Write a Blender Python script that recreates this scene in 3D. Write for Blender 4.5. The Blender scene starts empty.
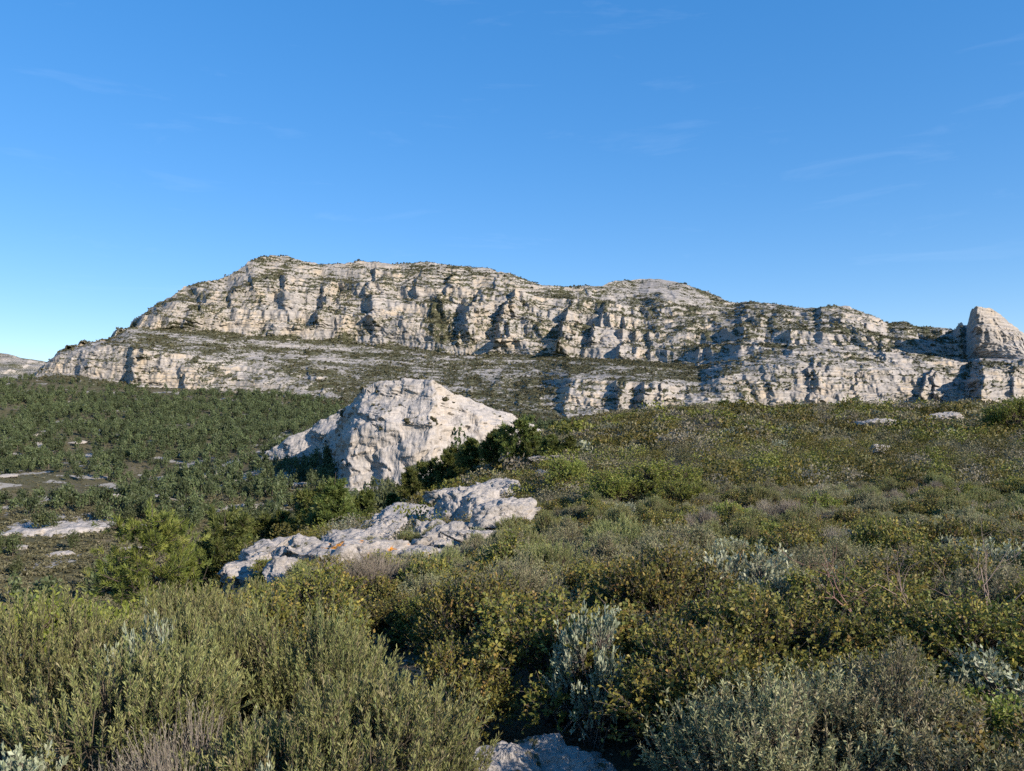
import bpy, math, numpy as np
from math import radians

# ------------------------------------------------------------------ camera, sky, sun, exposure
SC = bpy.context.scene
COL = SC.collection
F, CX, HR = 773.0, 512.0, 425.0          # focal length in pixels, centre column, horizon row of the photograph

cam_d = bpy.data.cameras.new('camera')
cam = bpy.data.objects.new('camera', cam_d)
COL.objects.link(cam)
cam_d.sensor_width = 36.0
cam_d.lens = 36.0 * F / 1024.0
cam_d.shift_y = (HR - 385.5) / 1024.0
cam_d.clip_start = 0.05
cam_d.clip_end = 60000.0
cam.location = (0, 0, 0)
cam.rotation_euler = (radians(90), 0, 0)
SC.camera = cam

SUN_DIR = np.array([0.72, -0.60, 0.42])
SUN_DIR = SUN_DIR / np.linalg.norm(SUN_DIR)
SUN_EL = math.asin(SUN_DIR[2])
SUN_AZ = math.atan2(SUN_DIR[0], SUN_DIR[1])       # clockwise from +Y

world = bpy.data.worlds.new('World')
SC.world = world
world.use_nodes = True
nt = world.node_tree
nt.nodes.clear()
n_out = nt.nodes.new('ShaderNodeOutputWorld')
n_bg = nt.nodes.new('ShaderNodeBackground')
n_sky = nt.nodes.new('ShaderNodeTexSky')
n_sky.sky_type = 'NISHITA'
n_sky.sun_disc = False
n_sky.sun_elevation = SUN_EL
n_sky.sun_rotation = SUN_AZ
n_sky.altitude = 100
n_sky.air_density = 0.85
n_sky.dust_density = 0.0
n_sky.ozone_density = 3.0
n_bg.inputs['Strength'].default_value = 0.10
# a few thin cirrus streaks in the upper air
tc = nt.nodes.new('ShaderNodeTexCoord')
mp = nt.nodes.new('ShaderNodeMapping')
mp.inputs['Scale'].default_value = (2.2, 2.2, 13.0)
mp.inputs['Rotation'].default_value = (0.0, 0.06, 0.0)
nz1 = nt.nodes.new('ShaderNodeTexNoise')
nz1.inputs['Scale'].default_value = 2.3
nz1.inputs['Detail'].default_value = 9.0
nz1.inputs['Roughness'].default_value = 0.62
nz1.inputs['Distortion'].default_value = 0.5
cr = nt.nodes.new('ShaderNodeValToRGB')
cr.color_ramp.elements[0].position = 0.59
cr.color_ramp.elements[0].color = (0, 0, 0, 1)
cr.color_ramp.elements[1].position = 0.80
cr.color_ramp.elements[1].color = (0.05, 0.05, 0.05, 1)
mixs = nt.nodes.new('ShaderNodeMix')
mixs.data_type = 'RGBA'
mixs.inputs[7].default_value = (6.5, 7.4, 8.8, 1)
hsv = nt.nodes.new('ShaderNodeHueSaturation')
hsv.inputs['Hue'].default_value = 0.511
hsv.inputs['Saturation'].default_value = 1.86
hsv.inputs['Value'].default_value = 2.19
nt.links.new(tc.outputs['Generated'], mp.inputs['Vector'])
nt.links.new(mp.outputs['Vector'], nz1.inputs['Vector'])
nt.links.new(nz1.outputs['Fac'], cr.inputs['Fac'])
nt.links.new(cr.outputs['Color'], mixs.inputs[0])
n_gm = nt.nodes.new('ShaderNodeGamma')
n_gm.inputs['Gamma'].default_value = 0.52
nt.links.new(n_sky.outputs['Color'], n_gm.inputs['Color'])
nt.links.new(n_gm.outputs['Color'], hsv.inputs['Color'])
nt.links.new(hsv.outputs['Color'], mixs.inputs[6])
nt.links.new(mixs.outputs[2], n_bg.inputs['Color'])
nt.links.new(n_bg.outputs[0], n_out.inputs['Surface'])

sun_d = bpy.data.lights.new('sun', 'SUN')
sun_d.energy = 4.5
sun_d.angle = radians(0.55)
sun_d.color = (1.0, 0.885, 0.765)
sun = bpy.data.objects.new('sun', sun_d)
COL.objects.link(sun)
from mathutils import Vector
sun.rotation_euler = Vector(tuple(SUN_DIR)).to_track_quat('Z', 'Y').to_euler()

SC.view_settings.view_transform = 'Standard'
SC.view_settings.look = 'None'
SC.view_settings.gamma = 1.0
SC.view_settings.use_curve_mapping = False
SC.view_settings.exposure = 0.93
SC.render.engine = 'CYCLES'
SC.cycles.max_bounces = 5
SC.cycles.diffuse_bounces = 3
SC.cycles.glossy_bounces = 2
SC.cycles.transmission_bounces = 3
SC.cycles.use_denoising = False
SC.cycles.use_adaptive_sampling = True
SC.cycles.adaptive_threshold = 0.02

# ------------------------------------------------------------------ numpy helpers
_pr = np.random.default_rng(11)
_PERM = _pr.permutation(256).astype(np.int32)
_G = _pr.normal(size=(256, 3)).astype(np.float32)
_G /= np.linalg.norm(_G, axis=1, keepdims=True)
_GX, _GY, _GZ = [np.ascontiguousarray(_G[:, i]) for i in range(3)]

def gnoise(x, y, z, seed=0):
    """gradient noise, about -1..1 (a plane cut when z is a number)"""
    x = np.asarray(x, np.float32); y = np.asarray(y, np.float32)
    x, y = np.broadcast_arrays(x, y)
    flat = np.ndim(z) == 0
    xf, yf = np.floor(x), np.floor(y)
    fx, fy = x - xf, y - yf
    xi = xf.astype(np.int32); yi = yf.astype(np.int32)
    u = fx * fx * fx * (fx * (fx * 6 - 15) + 10)
    v = fy * fy * fy * (fy * (fy * 6 - 15) + 10)
    if not flat:
        z = np.asarray(z, np.float32)
        zf = np.floor(z); fz = z - zf; zi = zf.astype(np.int32)
        w = fz * fz * fz * (fz * (fz * 6 - 15) + 10)
    res = 0
    for dx in (0, 1):
        hx = _PERM[(xi + (dx + seed * 37)) & 255]
        ux = u if dx else 1 - u
        for dy in (0, 1):
            hy = _PERM[(hx + yi + (dy + seed * 11)) & 255]
            uxy = ux * (v if dy else 1 - v)
            if flat:
                h = _PERM[(hy + int(round(float(z) * 13)) + seed) & 255]
                res = res + (_GX[h] * (fx - dx) + _GY[h] * (fy - dy)) * uxy
            else:
                for dz in (0, 1):
                    h = _PERM[(hy + zi + (dz + seed)) & 255]
                    res = res + (_GX[h] * (fx - dx) + _GY[h] * (fy - dy) + _GZ[h] * (fz - dz)) * uxy * (w if dz else 1 - w)
    return res * 1.6

def fbm(x, y, z, octs=4, seed=0, gain=0.5, lac=2.03):
    a, s, t = 1.0, 0.0, 0.0
    for o in range(octs):
        s = s + a * gnoise(x * lac**o + 17.3 * o, y * lac**o + 5.1 * o, z * lac**o - 9.7 * o if np.ndim(z) else z, seed + o)
        t += a
        a *= gain
    return s / t

def ridged(x, y, z, octs=4, seed=0, gain=0.5):
    a, s, t = 1.0, 0.0, 0.0
    for o in range(octs):
        s = s + a * (1 - 2.0 * np.abs(gnoise(x * 2.03**o + 7.7 * o, y * 2.03**o, z * 2.03**o, seed + o)))
        t += a
        a *= gain
    return s / t

def sstep(a, b, x):
    t = np.clip((x - a) / (b - a), 0, 1)
    return t * t * (3 - 2 * t)

def gsmooth(arr, sig, axis):
    if sig <= 0:
        return arr
    n = int(max(1, round(sig * 3)))
    k = np.exp(-0.5 * (np.arange(-n, n + 1) / sig) ** 2)
    k /= k.sum()
    pad = [(0, 0)] * arr.ndim
    pad[axis] = (n, n)
    a = np.pad(arr, pad, mode='edge')
    return np.apply_along_axis(lambda m: np.convolve(m, k, mode='valid'), axis, a)

def grid_normals(P):
    du = np.gradient(P, axis=1)
    dv = np.gradient(P, axis=0)
    n = np.cross(du, dv)
    n /= np.linalg.norm(n, axis=2, keepdims=True) + 1e-9
    n[n[..., 2] < 0] *= -1
    return n

# ------------------------------------------------------------------ mesh helpers
def raw_mesh(name, V, Fq, cols=None, fl=None, smooth=False):
    """V (n,3), Fq (m,3|4) ints or a list of such arrays; cols (n,3) albedo attribute; fl dict of float attributes"""
    me = bpy.data.meshes.new(name)
    V = np.ascontiguousarray(V, dtype=np.float32)
    me.vertices.add(len(V))
    me.vertices.foreach_set('co', V.ravel())
    if isinstance(Fq, np.ndarray):
        Fq = [Fq]
    Fq = [f for f in Fq if len(f)]
    loops = np.concatenate([f.ravel() for f in Fq]).astype(np.int32)
    tot = np.concatenate([np.full(len(f), f.shape[1], np.int32) for f in Fq])
    st = np.concatenate([[0], np.cumsum(tot)[:-1]]).astype(np.int32)
    me.loops.add(len(loops))
    me.loops.foreach_set('vertex_index', loops)
    me.polygons.add(len(tot))
    me.polygons.foreach_set('loop_start', st)
    me.polygons.foreach_set('loop_total', tot)
    if smooth:
        me.polygons.foreach_set('use_smooth', np.ones(len(tot), bool))
    if cols is not None:
        at = me.attributes.new('col', 'FLOAT_COLOR', 'POINT')
        c4 = np.ones((len(V), 4), np.float32)
        c4[:, :3] = cols
        at.data.foreach_set('color', c4.ravel())
    for k, v in (fl or {}).items():
        at = me.attributes.new(k, 'FLOAT', 'POINT')
        at.data.foreach_set('value', np.ascontiguousarray(v, dtype=np.float32).ravel())
    me.update(calc_edges=True)
    return me

def grid_faces(nv, nu, wrap=False):
    i = np.arange(nv - 1)[:, None] * nu + np.arange(nu - 1)[None, :]
    return np.stack([i, i + 1, i + nu + 1, i + nu], -1).reshape(-1, 4)

def link(name, me, mat=None, parent=None, loc=None):
    o = bpy.data.objects.new(name, me)
    COL.objects.link(o)
    if mat is not None and me is not None and not me.materials:
        me.materials.append(mat)
    if parent is not None:
        o.parent = parent
    if loc is not None:
        o.location = loc
    return o

def tag(o, label=None, cat=None, group=None, kind=None):
    if label: o['label'] = label
    if cat: o['category'] = cat
    if group: o['group'] = group
    if kind or label: o['kind'] = kind or 'thing'
    return o

# ------------------------------------------------------------------ materials
class N:
    def __init__(s, name):
        s.m = bpy.data.materials.new(name)
        s.m.use_nodes = True
        s.t = s.m.node_tree
        s.t.nodes.clear()
        s.out = s.t.nodes.new('ShaderNodeOutputMaterial')
    def new(s, typ, **kw):
        n = s.t.nodes.new(typ)
        for k, v in kw.items():
            if k in n.inputs: n.inputs[k].default_value = v
            else: setattr(n, k, v)
        return n
    def l(s, a, b): s.t.links.new(a, b)
    def attr(s, name, out='Fac'):
        n = s.new('ShaderNodeAttribute', attribute_name=name)
        return n.outputs[out]
    def noise(s, vec, scale, detail=4.0, rough=0.55):
        n = s.new('ShaderNodeTexNoise')
        n.inputs['Scale'].default_value = scale
        n.inputs['Detail'].default_value = detail
        n.inputs['Roughness'].default_value = rough
        s.l(vec, n.inputs['Vector'])
        return n.outputs['Fac']
    def ramp(s, fac, stops):
        n = s.new('ShaderNodeValToRGB')
        e = n.color_ramp.elements
        while len(e) < len(stops): e.new(0.5)
        for el, (p, c) in zip(e, stops):
            el.position = p
            el.color = (c, c, c, 1) if not isinstance(c, tuple) else (*c, 1)
        s.l(fac, n.inputs['Fac'])
        return n.outputs['Color']
    def mix(s, fac, a, b, mode='MIX'):
        n = s.new('ShaderNodeMix', data_type='RGBA', blend_type=mode)
        for sock, v in ((n.inputs[0], fac), (n.inputs[6], a), (n.inputs[7], b)):
            if isinstance(v, (int, float)): sock.default_value = v
            elif isinstance(v, tuple): sock.default_value = (*v, 1)
            else: s.l(v, sock)
        return n.outputs[2]
    def math(s, op, a, b=0.0, clamp=False):
        n = s.new('ShaderNodeMath', operation=op, use_clamp=clamp)
        for sock, v in ((n.inputs[0], a), (n.inputs[1], b)):
            if isinstance(v, (int, float)): sock.default_value = v
            else: s.l(v, sock)
        return n.outputs[0]
    def mapped(s, vec, scale):
        n = s.new('ShaderNodeMapping')
        n.inputs['Scale'].default_value = scale
        s.l(vec, n.inputs['Vector'])
        return n.outputs['Vector']
    def pos(s):
        return s.new('ShaderNodeNewGeometry').outputs['Position']
    def bsdf(s, col, rough=0.9, spec=0.2, bump=None, bs=0.5, bd=1.0):
        b = s.new('ShaderNodeBsdfPrincipled')
        s.l(col, b.inputs['Base Color'])
        b.inputs['Roughness'].default_value = rough
        b.inputs['Specular IOR Level'].default_value = spec
        if bump is not None:
            n = s.new('ShaderNodeBump')
            n.inputs['Strength'].default_value = bs
            n.inputs['Distance'].default_value = bd
            s.l(bump, n.inputs['Height'])
            s.l(n.outputs[0], b.inputs['Normal'])
        s.l(b.outputs[0], s.out.inputs['Surface'])
        return s.m

def rock_mat(name, unit, warm=0.5, veg=True, bumpd=None, grey=1.0, pits=0.55, beds=0.0):
    """limestone; unit = metres of the middle-size pattern; veg: mix in low scrub where attribute veg is high"""
    n = N(name)
    p = n.pos()
    strat = n.mapped(p, (0.5, 0.5, 2.4))
    vert = n.mapped(p, (1.0, 1.0, 0.22))
    g = lambda *c: tuple(v * grey for v in c)
    a = n.noise(strat, 1.0 / unit, 6.0, 0.62)
    base = n.ramp(a, [(0.28, g(0.178, 0.166, 0.150)), (0.46, g(0.276, 0.254, 0.231)), (0.70, g(0.346, 0.318, 0.290))])
    st = n.noise(vert, 0.9 / unit, 5.0, 0.6)
    base = n.mix(n.ramp(st, [(0.50, 0.0), (0.72, 0.45)]), base, g(0.185, 0.178, 0.168))
    wm = n.noise(p, 0.16 / unit, 4.0, 0.6)
    base = n.mix(n.math('MULTIPLY', n.ramp(wm, [(0.46, 0.0), (0.64, 1.0)]), n.math('MULTIPLY', n.attr('cliff'), warm)), base, g(0.37, 0.305, 0.225))
    fine = n.noise(p, 5.0 / unit, 5.0, 0.7)
    base = n.mix(0.85, base, n.ramp(fine, [(0.25, 0.33), (0.75, 0.66)]), 'OVERLAY')
    pit = n.noise(n.mapped(p, (1.0, 1.0, 2.2)), 1.7 / unit, 8.0, 0.72)
    base = n.mix(n.ramp(pit, [(0.60, 0.0), (0.68, pits)]), base, g(0.105, 0.10, 0.095))
    if beds:
        bm = n.new('ShaderNodeMapping')
        bm.inputs['Rotation'].default_value = (0.0, 0.085, 0.0)
        bm.inputs['Scale'].default_value = (0.012, 0.012, 0.42)
        n.l(p, bm.inputs['Vector'])
        bn = n.noise(bm.outputs['Vector'], 1.0, 7.0, 0.68)
        base = n.mix(n.ramp(bn, [(0.50, 0.0), (0.60, beds)]), base, g(0.15, 0.143, 0.135))
        base = n.mix(n.ramp(bn, [(0.36, beds), (0.46, 0.0)]), base, g(0.41, 0.385, 0.355))
    if veg:
        vn = n.noise(p, 2.0 / unit, 5.0, 0.75)
        f = n.math('ADD', n.attr('veg'), n.math('MULTIPLY', n.math('SUBTRACT', vn, 0.5), 2.6))
        f = n.ramp(f, [(0.44, 0.0), (0.56, 1.0)])
        gn = n.noise(p, 0.5 / unit, 5.0, 0.6)
        gc = n.ramp(gn, [(0.3, (0.046, 0.050, 0.026)), (0.55, (0.066, 0.066, 0.036)), (0.75, (0.105, 0.096, 0.058))])
        base = n.mix(f, base, gc)
    return n.bsdf(base, 0.92, 0.15, fine if bumpd else None, 0.6, bumpd or 1.0)

# ------------------------------------------------------------------ sheets: relief built from columns of break lines
def sheet(pxk, nets, px, segs, smooth=1.5):
    """pxk: knot columns; nets: list of (rows, Ys) break lines from foot to back; px: fine columns; segs: rows per segment.
    Returns row, Y arrays (nV, nU) and the line parameter t."""
    R = [gsmooth(np.interp(px, k, r), smooth, 0) for (k, r, _, _) in nets]
    D = [gsmooth(np.interp(px, k2, y), smooth, 0) for (_, _, k2, y) in nets]
    rows, Ys, ts = [], [], []
    for s, nseg in enumerate(segs):
        e = np.linspace(0, 1, nseg, endpoint=(s == len(segs) - 1))[:, None]
        Z0 = (HR - R[s]) / F * D[s]
        Z1 = (HR - R[s + 1]) / F * D[s + 1]
        rows.append(Z0 * (1 - e) + Z1 * e)
        Ys.append(D[s] * (1 - e) + D[s + 1] * e)
        ts.append(np.broadcast_to(s + e, (nseg, len(px))))
    return np.concatenate(rows), np.concatenate(Ys), np.concatenate(ts)

def terrace(s, P, a, seed=0):
    """stair profile of level s with period P: ledge for the first part a, riser after"""
    k = np.floor(s / P)
    f = s / P - k
    return P * (0.22 * f + 0.78 * sstep(a, 0.97, f) - f)
# ------------------------------------------------------------------ ground: one sheet out to the horizon
# for each photo column: distance ahead and height of the ground below the eye
GT = {
 -500: [(0,-1.9),(3,-1.95),(6,-2.5),(10,-4.2),(20,-9),(40,-17),(100,-34),(200,-48),(280,-52),(330,-48),(400,-42),(600,-20),(800,8),(1000,50),(1300,90),(2500,60)],
 0:    [(0,-1.9),(3,-1.92),(5,-2.15),(8,-3.2),(12,-5.0),(20,-9),(40,-16),(100,-33),(200,-48),(280,-52),(330,-47),(400,-42),(600,-21),(800,8),(1000,50),(1120,75),(1300,80),(2500,20)],
 150:  [(0,-1.9),(3,-1.92),(5,-2.15),(8,-3.0),(12,-4.6),(20,-7.6),(40,-14),(100,-30),(200,-46),(280,-50),(330,-45),(400,-40),(600,-20),(800,6),(1000,42),(1100,62),(1300,60),(2500,0)],
 225:  [(0,-1.9),(3,-1.92),(5,-2.15),(10,-3.4),(20,-5.9),(30,-6.3),(40,-6.8),(50,-9.5),(60,-13.5),(100,-27),(200,-45),(300,-48),(400,-40),(500,-29),(700,-12),(850,10),(1000,40),(1100,52),(2500,-5)],
 270:  [(0,-1.9),(3,-1.92),(5,-2.1),(10,-3.0),(20,-4.5),(26,-5.0),(40,-5.9),(50,-7.5),(60,-10.5),(100,-23),(200,-45),(300,-48),(400,-40),(500,-29),(700,-8),(850,13),(1000,38),(1100,45),(2500,-10)],
 350:  [(0,-1.9),(3,-1.92),(5,-2.05),(10,-2.8),(20,-4.3),(28,-5.0),(40,-6.1),(60,-9.0),(80,-12.5),(100,-17),(150,-30),(250,-42),(400,-29),(600,-8),(800,12),(1000,30),(2500,-20)],
 450:  [(0,-1.9),(3,-1.9),(5,-2.0),(10,-2.7),(20,-4.0),(30,-4.9),(45,-5.5),(70,-5.9),(85,-6.4),(120,-12),(200,-38),(300,-36),(400,-24),(600,-8),(800,8),(1000,20),(2500,-30)],
 560:  [(0,-1.9),(3,-1.9),(5,-2.0),(10,-2.5),(20,-3.5),(40,-4.2),(70,-3.1),(100,-0.2),(120,0.9),(150,0.5),(200,-7),(300,-30),(500,-38),(700,-10),(900,0),(2500,-30)],
 700:  [(0,-1.9),(3,-1.9),(5,-1.95),(10,-2.4),(20,-3.15),(40,-3.2),(70,-1.4),(100,1.3),(130,2.6),(160,2.4),(200,-2),(300,-22),(500,-35),(700,-8),(900,0),(2500,-30)],
 1024: [(0,-1.9),(3,-1.9),(5,-1.95),(10,-2.35),(20,-3.0),(40,-2.8),(70,-0.7),(100,1.7),(130,2.7),(160,2.2),(200,0),(300,-18),(500,-30),(700,-6),(900,0),(2500,-30)],
 1500: [(0,-1.9),(3,-1.9),(5,-1.95),(10,-2.2),(20,-2.6),(40,-2.2),(70,0.2),(100,2.7),(130,4),(160,4),(200,2),(300,-12),(500,-25),(700,-4),(900,0),(2500,-30)],
}
_RL = np.geomspace(0.5, 2500, 400)
_pc = np.array(sorted(GT))
_tab = gsmooth(np.array([np.interp(_RL, [a for a, b in GT[c]], [b for a, b in GT[c]]) for c in _pc]), 4.0, 1)
_pf = np.linspace(-500, 1500, 301)
_tab = gsmooth(np.array([np.interp(_pf, _pc, _tab[:, j]) for j in range(len(_RL))]).T, 6.0, 0)

def zg(x, y):
    """height of the ground at world x, y"""
    x = np.asarray(x, float); y = np.asarray(y, float)
    r = np.hypot(x, y)
    front = sstep(-0.1, 0.35, y / (r + 1e-6))
    ys = np.maximum(y, r * 0.45)
    px = np.clip(CX + F * x / np.maximum(ys, 1e-3), -500, 1500)
    D = np.clip(ys, 0.5, 2500)
    i = np.clip(np.log(D / 0.5) / np.log(2500 / 0.5) * 399, 0, 398.999)
    j = np.clip((px + 500) / 2000 * 300, 0, 299.999)
    i0 = i.astype(int); j0 = j.astype(int); fi = i - i0; fj = j - j0
    z = (_tab[j0, i0] * (1 - fi) + _tab[j0, i0 + 1] * fi) * (1 - fj) + (_tab[j0 + 1, i0] * (1 - fi) + _tab[j0 + 1, i0 + 1] * fi) * fj
    back = -1.9 - 0.03 * np.minimum(r, 300)
    z = z * front + back * (1 - front)
    z = z + 0.07 * gnoise(x * 0.9, y * 0.9, 0, 3) * sstep(1, 6, r)
    z = z + 0.35 * gnoise(x / 9, y / 9, 0, 5) * sstep(14, 40, r)
    z = z + (3.0 * fbm(x / 45, y / 45, 0, 3, 8) + 12 * fbm(x / 120 + .2, y / 120, 0, 2, 9)) * sstep(150, 340, r) * (1 - .7 * sstep(1000, 1300, r))
    return z

_azd = np.linspace(-52, 52, 860)
_azo = np.linspace(54, 306, 86)
_az = np.radians(np.concatenate([_azd, _azo]))
_rr = np.concatenate([np.geomspace(0.25, 1350, 660), np.geomspace(1400, 7000, 20)])
RR, AZ = np.meshgrid(_rr, _az, indexing='ij')
GX, GY = RR * np.sin(AZ), RR * np.cos(AZ)
GZ = zg(GX, GY) - 30 * sstep(1500, 5000, RR)
# bare limestone ledges and earth patches on the valley side
NV = len(_rr); NU = len(_az)
_gf = grid_faces(NV, NU)
_w = np.arange(NV - 1)[:, None] * NU
_wf = np.stack([_w + NU - 1, _w, _w + NU, _w + 2 * NU - 1], -1).reshape(-1, 4)
def valley_rock(x, y):
    return sstep(0.10, 0.34, fbm(x / 30, y / 24, 0, 4, 31) + .16 * np.exp(-((y - 430) / 130) ** 2)) * sstep(180, 260, y)
_gr = valley_rock(GX, GY)
_gr = np.maximum(_gr, sstep(0.30, 0.5, fbm(GX / 5, GY / 9, 0, 4, 33)) * (RR < 240) * sstep(15, 60, RR) * 0.8)
me = raw_mesh('ground', np.stack([GX, GY, GZ], -1).reshape(-1, 3), np.concatenate([_gf, _wf]), fl={'rock': _gr}, smooth=True)

n = N('ground_soil')
p = n.pos()
a = n.noise(p, 0.35, 8.0, 0.65)
soil = n.ramp(a, [(0.3, (0.065, 0.056, 0.036)), (0.5, (0.11, 0.093, 0.06)), (0.72, (0.18, 0.15, 0.105))])
b = n.noise(p, 0.045, 8.0, 0.68)
soil = n.mix(n.ramp(b, [(0.42, 0.0), (0.55, 1.0)]), soil, (0.082, 0.077, 0.042))
lit = n.noise(p, 22.0, 6.0, 0.7)
midn = n.noise(p, 0.9, 6.0, 0.75)
soil = n.mix(n.ramp(midn, [(0.50, 0.0), (0.60, 0.85)]), soil, (0.055, 0.056, 0.028))
soil = n.mix(0.5, soil, n.ramp(lit, [(0.3, 0.25), (0.7, 0.75)]), 'OVERLAY')
rk = n.noise(p, 0.2, 8.0, 0.7)
rf = n.ramp(n.math('ADD', n.attr('rock'), n.math('MULTIPLY', n.math('SUBTRACT', rk, 0.5), 1.6)), [(0.60, 0.0), (0.70, 1.0)])
rc = n.ramp(n.noise(p, 1.2, 6.0, 0.7), [(0.3, (0.18, 0.168, 0.148)), (0.6, (0.32, 0.298, 0.262))])
gm = n.bsdf(n.mix(rf, soil, rc), 0.95, 0.1, lit, 0.5, 0.05)
tag(link('ground', me, gm), kind='structure')

# ------------------------------------------------------------------ the mountain
A_ = np.array
def net(rk, rows, yk, ys): return (A_(rk, float), A_(rows, float), A_(yk, float), A_(ys, float))
SKX = [-300,-60,20,58,61,75,90,110,120,130,150,165,175,200,225,240,255,270,290,305,320,345,358,385,400,430,455,470,490,510,525,545,560,595,620,640,660,680,700,720,735,760,800,818,820,848,866,881,886,905,920,940,955,957,961,964,967,969,970.5,976,991,1005,1015,1030,1064,1100,1160,1260,1380]
SKY = [430,410,385,370,349,345,338,335,328,322,308,299,290,281,277,267,258,255,255,259,263,261,258,261,263,262,265,266,267,272,279,284,285,284,280,279,279,282,289,296,301,303,306,307,305,306,311,318,323,322,325,325,326,322,318,321,325,318,309,307,309,318,325,338,350,362,380,400,415]
nets = [
 net([-300,60,150,250,350,450,550,700,1024,1380],[445,388,398,408,424,430,432,428,428,432], [-300,60,150,250,350,450,550,700,1024,1380],[1150,1060,1020,950,850,800,780,760,760,760]),
 net([-300,60,150,200,250,350,450,520,560,660,700,800,1024,1380],[440,368,382,386,390,396,401,405,408,410,406,404,405,420], [-300,60,150,250,350,450,560,660,700,800,1024,1380],[1220,1120,1080,1040,1000,950,900,875,870,885,910,910]),
 net([-300,20,60,110,130,150,250,350,450,550,640,700,720,760,800,850,900,950,1024,1100,1380],[435,384,352,344,346,350,363,372,376,379,379,384,372,366,362,366,371,376,368,378,410], [-300,60,150,200,250,350,450,540,570,660,700,800,1024,1380],[1250,1150,1110,1115,1135,1150,1110,1060,960,935,935,935,955,955]),
 net([-300,20,60,90,110,130,150,250,340,450,560,620,660,700,740,800,850,900,950,970,1024,1100,1380],[432,384,350,341,338,326,327,334,341,351,357,357,359,366,348,343,346,350,352,358,360,372,405], [-300,60,150,250,350,450,560,660,700,800,950,975,1024,1380],[1270,1200,1300,1330,1340,1290,1220,1160,1080,1055,1050,1050,985,985]),
 net(SKX, SKY, [-300,60,100,130,200,270,400,550,600,640,720,760,816,820,880,890,950,966,969,975,1024,1100,1380],[1300,1230,1280,1370,1450,1510,1520,1480,1520,1640,1570,1470,1400,1360,1350,1350,1290,1200,1090,1005,1050,1120,1120]),
 net(SKX, [r + 75 + 0.25 * (425 - r) for r in SKY], [-300,60,100,130,200,270,400,550,640,760,900,960,1024,1100,1380],[1700,1650,1720,1850,1950,2000,2050,2050,2150,1950,1750,1650,1600,1600,1600]),
]
PX = np.linspace(-300, 1380, 2150)
Z, Y, T = sheet(None, nets, PX, [46, 100, 110, 330, 50], 1.3)
U = (PX - CX) / F
U2 = np.broadcast_to(U, Z.shape)
PXX = np.broadcast_to(PX, Z.shape)
ROW = HR - Z / Y * F
X = U2 * Y
Y0 = Y.copy()
ridge_fade = 1 - sstep(3.6, 4.0, T) * 0.85
back_fade = 1 - sstep(4.0, 4.3, T)
# buttresses: steep shaded flank on the west, gentler lit flank on the east; (column, row0, row1, width east in px, metres forward, slant)
SPURS = [
 (468,296,338,36,70,-0.5),(505,292,340,44,95,-0.45),(565,300,345,34,75,-0.3),(598,308,340,30,85,-0.25),(622,318,352,42,60,-0.1),(650,325,362,26,35,0),
 (560,322,346,22,50,-0.2),(617,380,416,22,60,0),(640,384,416,34,80,-0.25),(134,345,380,50,65,0.0),(180,362,392,40,40,0.1),(81,345,378,40,40,0),
 (284,272,305,34,45,0.1),(324,284,318,36,55,-0.2),(232,283,300,28,30,0),(372,262,300,34,50,-0.3),(452,266,292,30,50,-0.3),(420,268,292,24,30,-.3),
 (742,300,358,52,75,-0.25),(812,355,400,40,50,0.1),(770,364,402,36,22,0.1),(860,368,402,30,28,0),(925,368,412,24,75,-0.25),(938,372,414,30,50,0.05),(982,300,420,110,150,0.03),
 (842,308,320,24,45,0),(870,310,322,26,40,0),(700,340,372,40,60,0),(790,330,352,36,40,0),(885,335,362,50,40,-.2),(1015,365,400,40,40,0),
 (690,385,408,60,15,0),(565,384,412,50,45,0),(520,390,410,40,25,0),(375,300,338,44,45,.1),(215,330,345,60,20,0),(1060,330,400,70,60,0),(1130,360,410,70,60,0),
 (160,300,322,26,25,.4),(200,282,310,26,30,.3),(250,262,290,26,30,.2),
]
rngm = np.random.default_rng(5)
for k in range(75):                       # lesser ribs all over the slopes
    c = rngm.uniform(70, 700); r0 = rngm.uniform(265, 395); L = rngm.uniform(6, 20)
    SPURS.append((c, r0, r0 + L, rngm.uniform(8, 26), rngm.uniform(8, 30), rngm.uniform(-.6, .4)))
warp = 9 * fbm(PXX / 40, ROW / 25, 0, 3, 61) + 6.0 * fbm(PXX / 11, ROW / 7, 0, 4, 63)
dY = np.zeros_like(Z)
for (c, r0, r1, wE, amp, sl) in SPURS:
    lo, hi = np.searchsorted(PX, [c - 60, c + wE * 2 + 60])
    s_ = slice(lo, hi)
    d = PXX[:, s_] - c - sl * (ROW[:, s_] - 0.5 * (r0 + r1)) + warp[:, s_]
    wW = max(2.2, 0.13 * wE)
    prof = np.where(d < 0, sstep(-wW, wW * 0.3, d), 0) + np.where(d >= 0, np.clip(1 - d / wE, 0, 1) ** 1.3, 0)
    prof = np.where(d < 0, sstep(-wW, 0, d), prof)
    vert = sstep(r0 - 5, r0 + 4, ROW[:, s_]) * (1 - sstep(r1 - 2, r1 + 9, ROW[:, s_]))
    dY[:, s_] -= amp * prof * vert * (.42 if c == 982 else np.clip((.30 if c < 690 else .20) + .42 * fbm(PXX[:, s_] / 14 + c, ROW[:, s_] / 9, 0, 3, 66), .06, .6))
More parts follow.
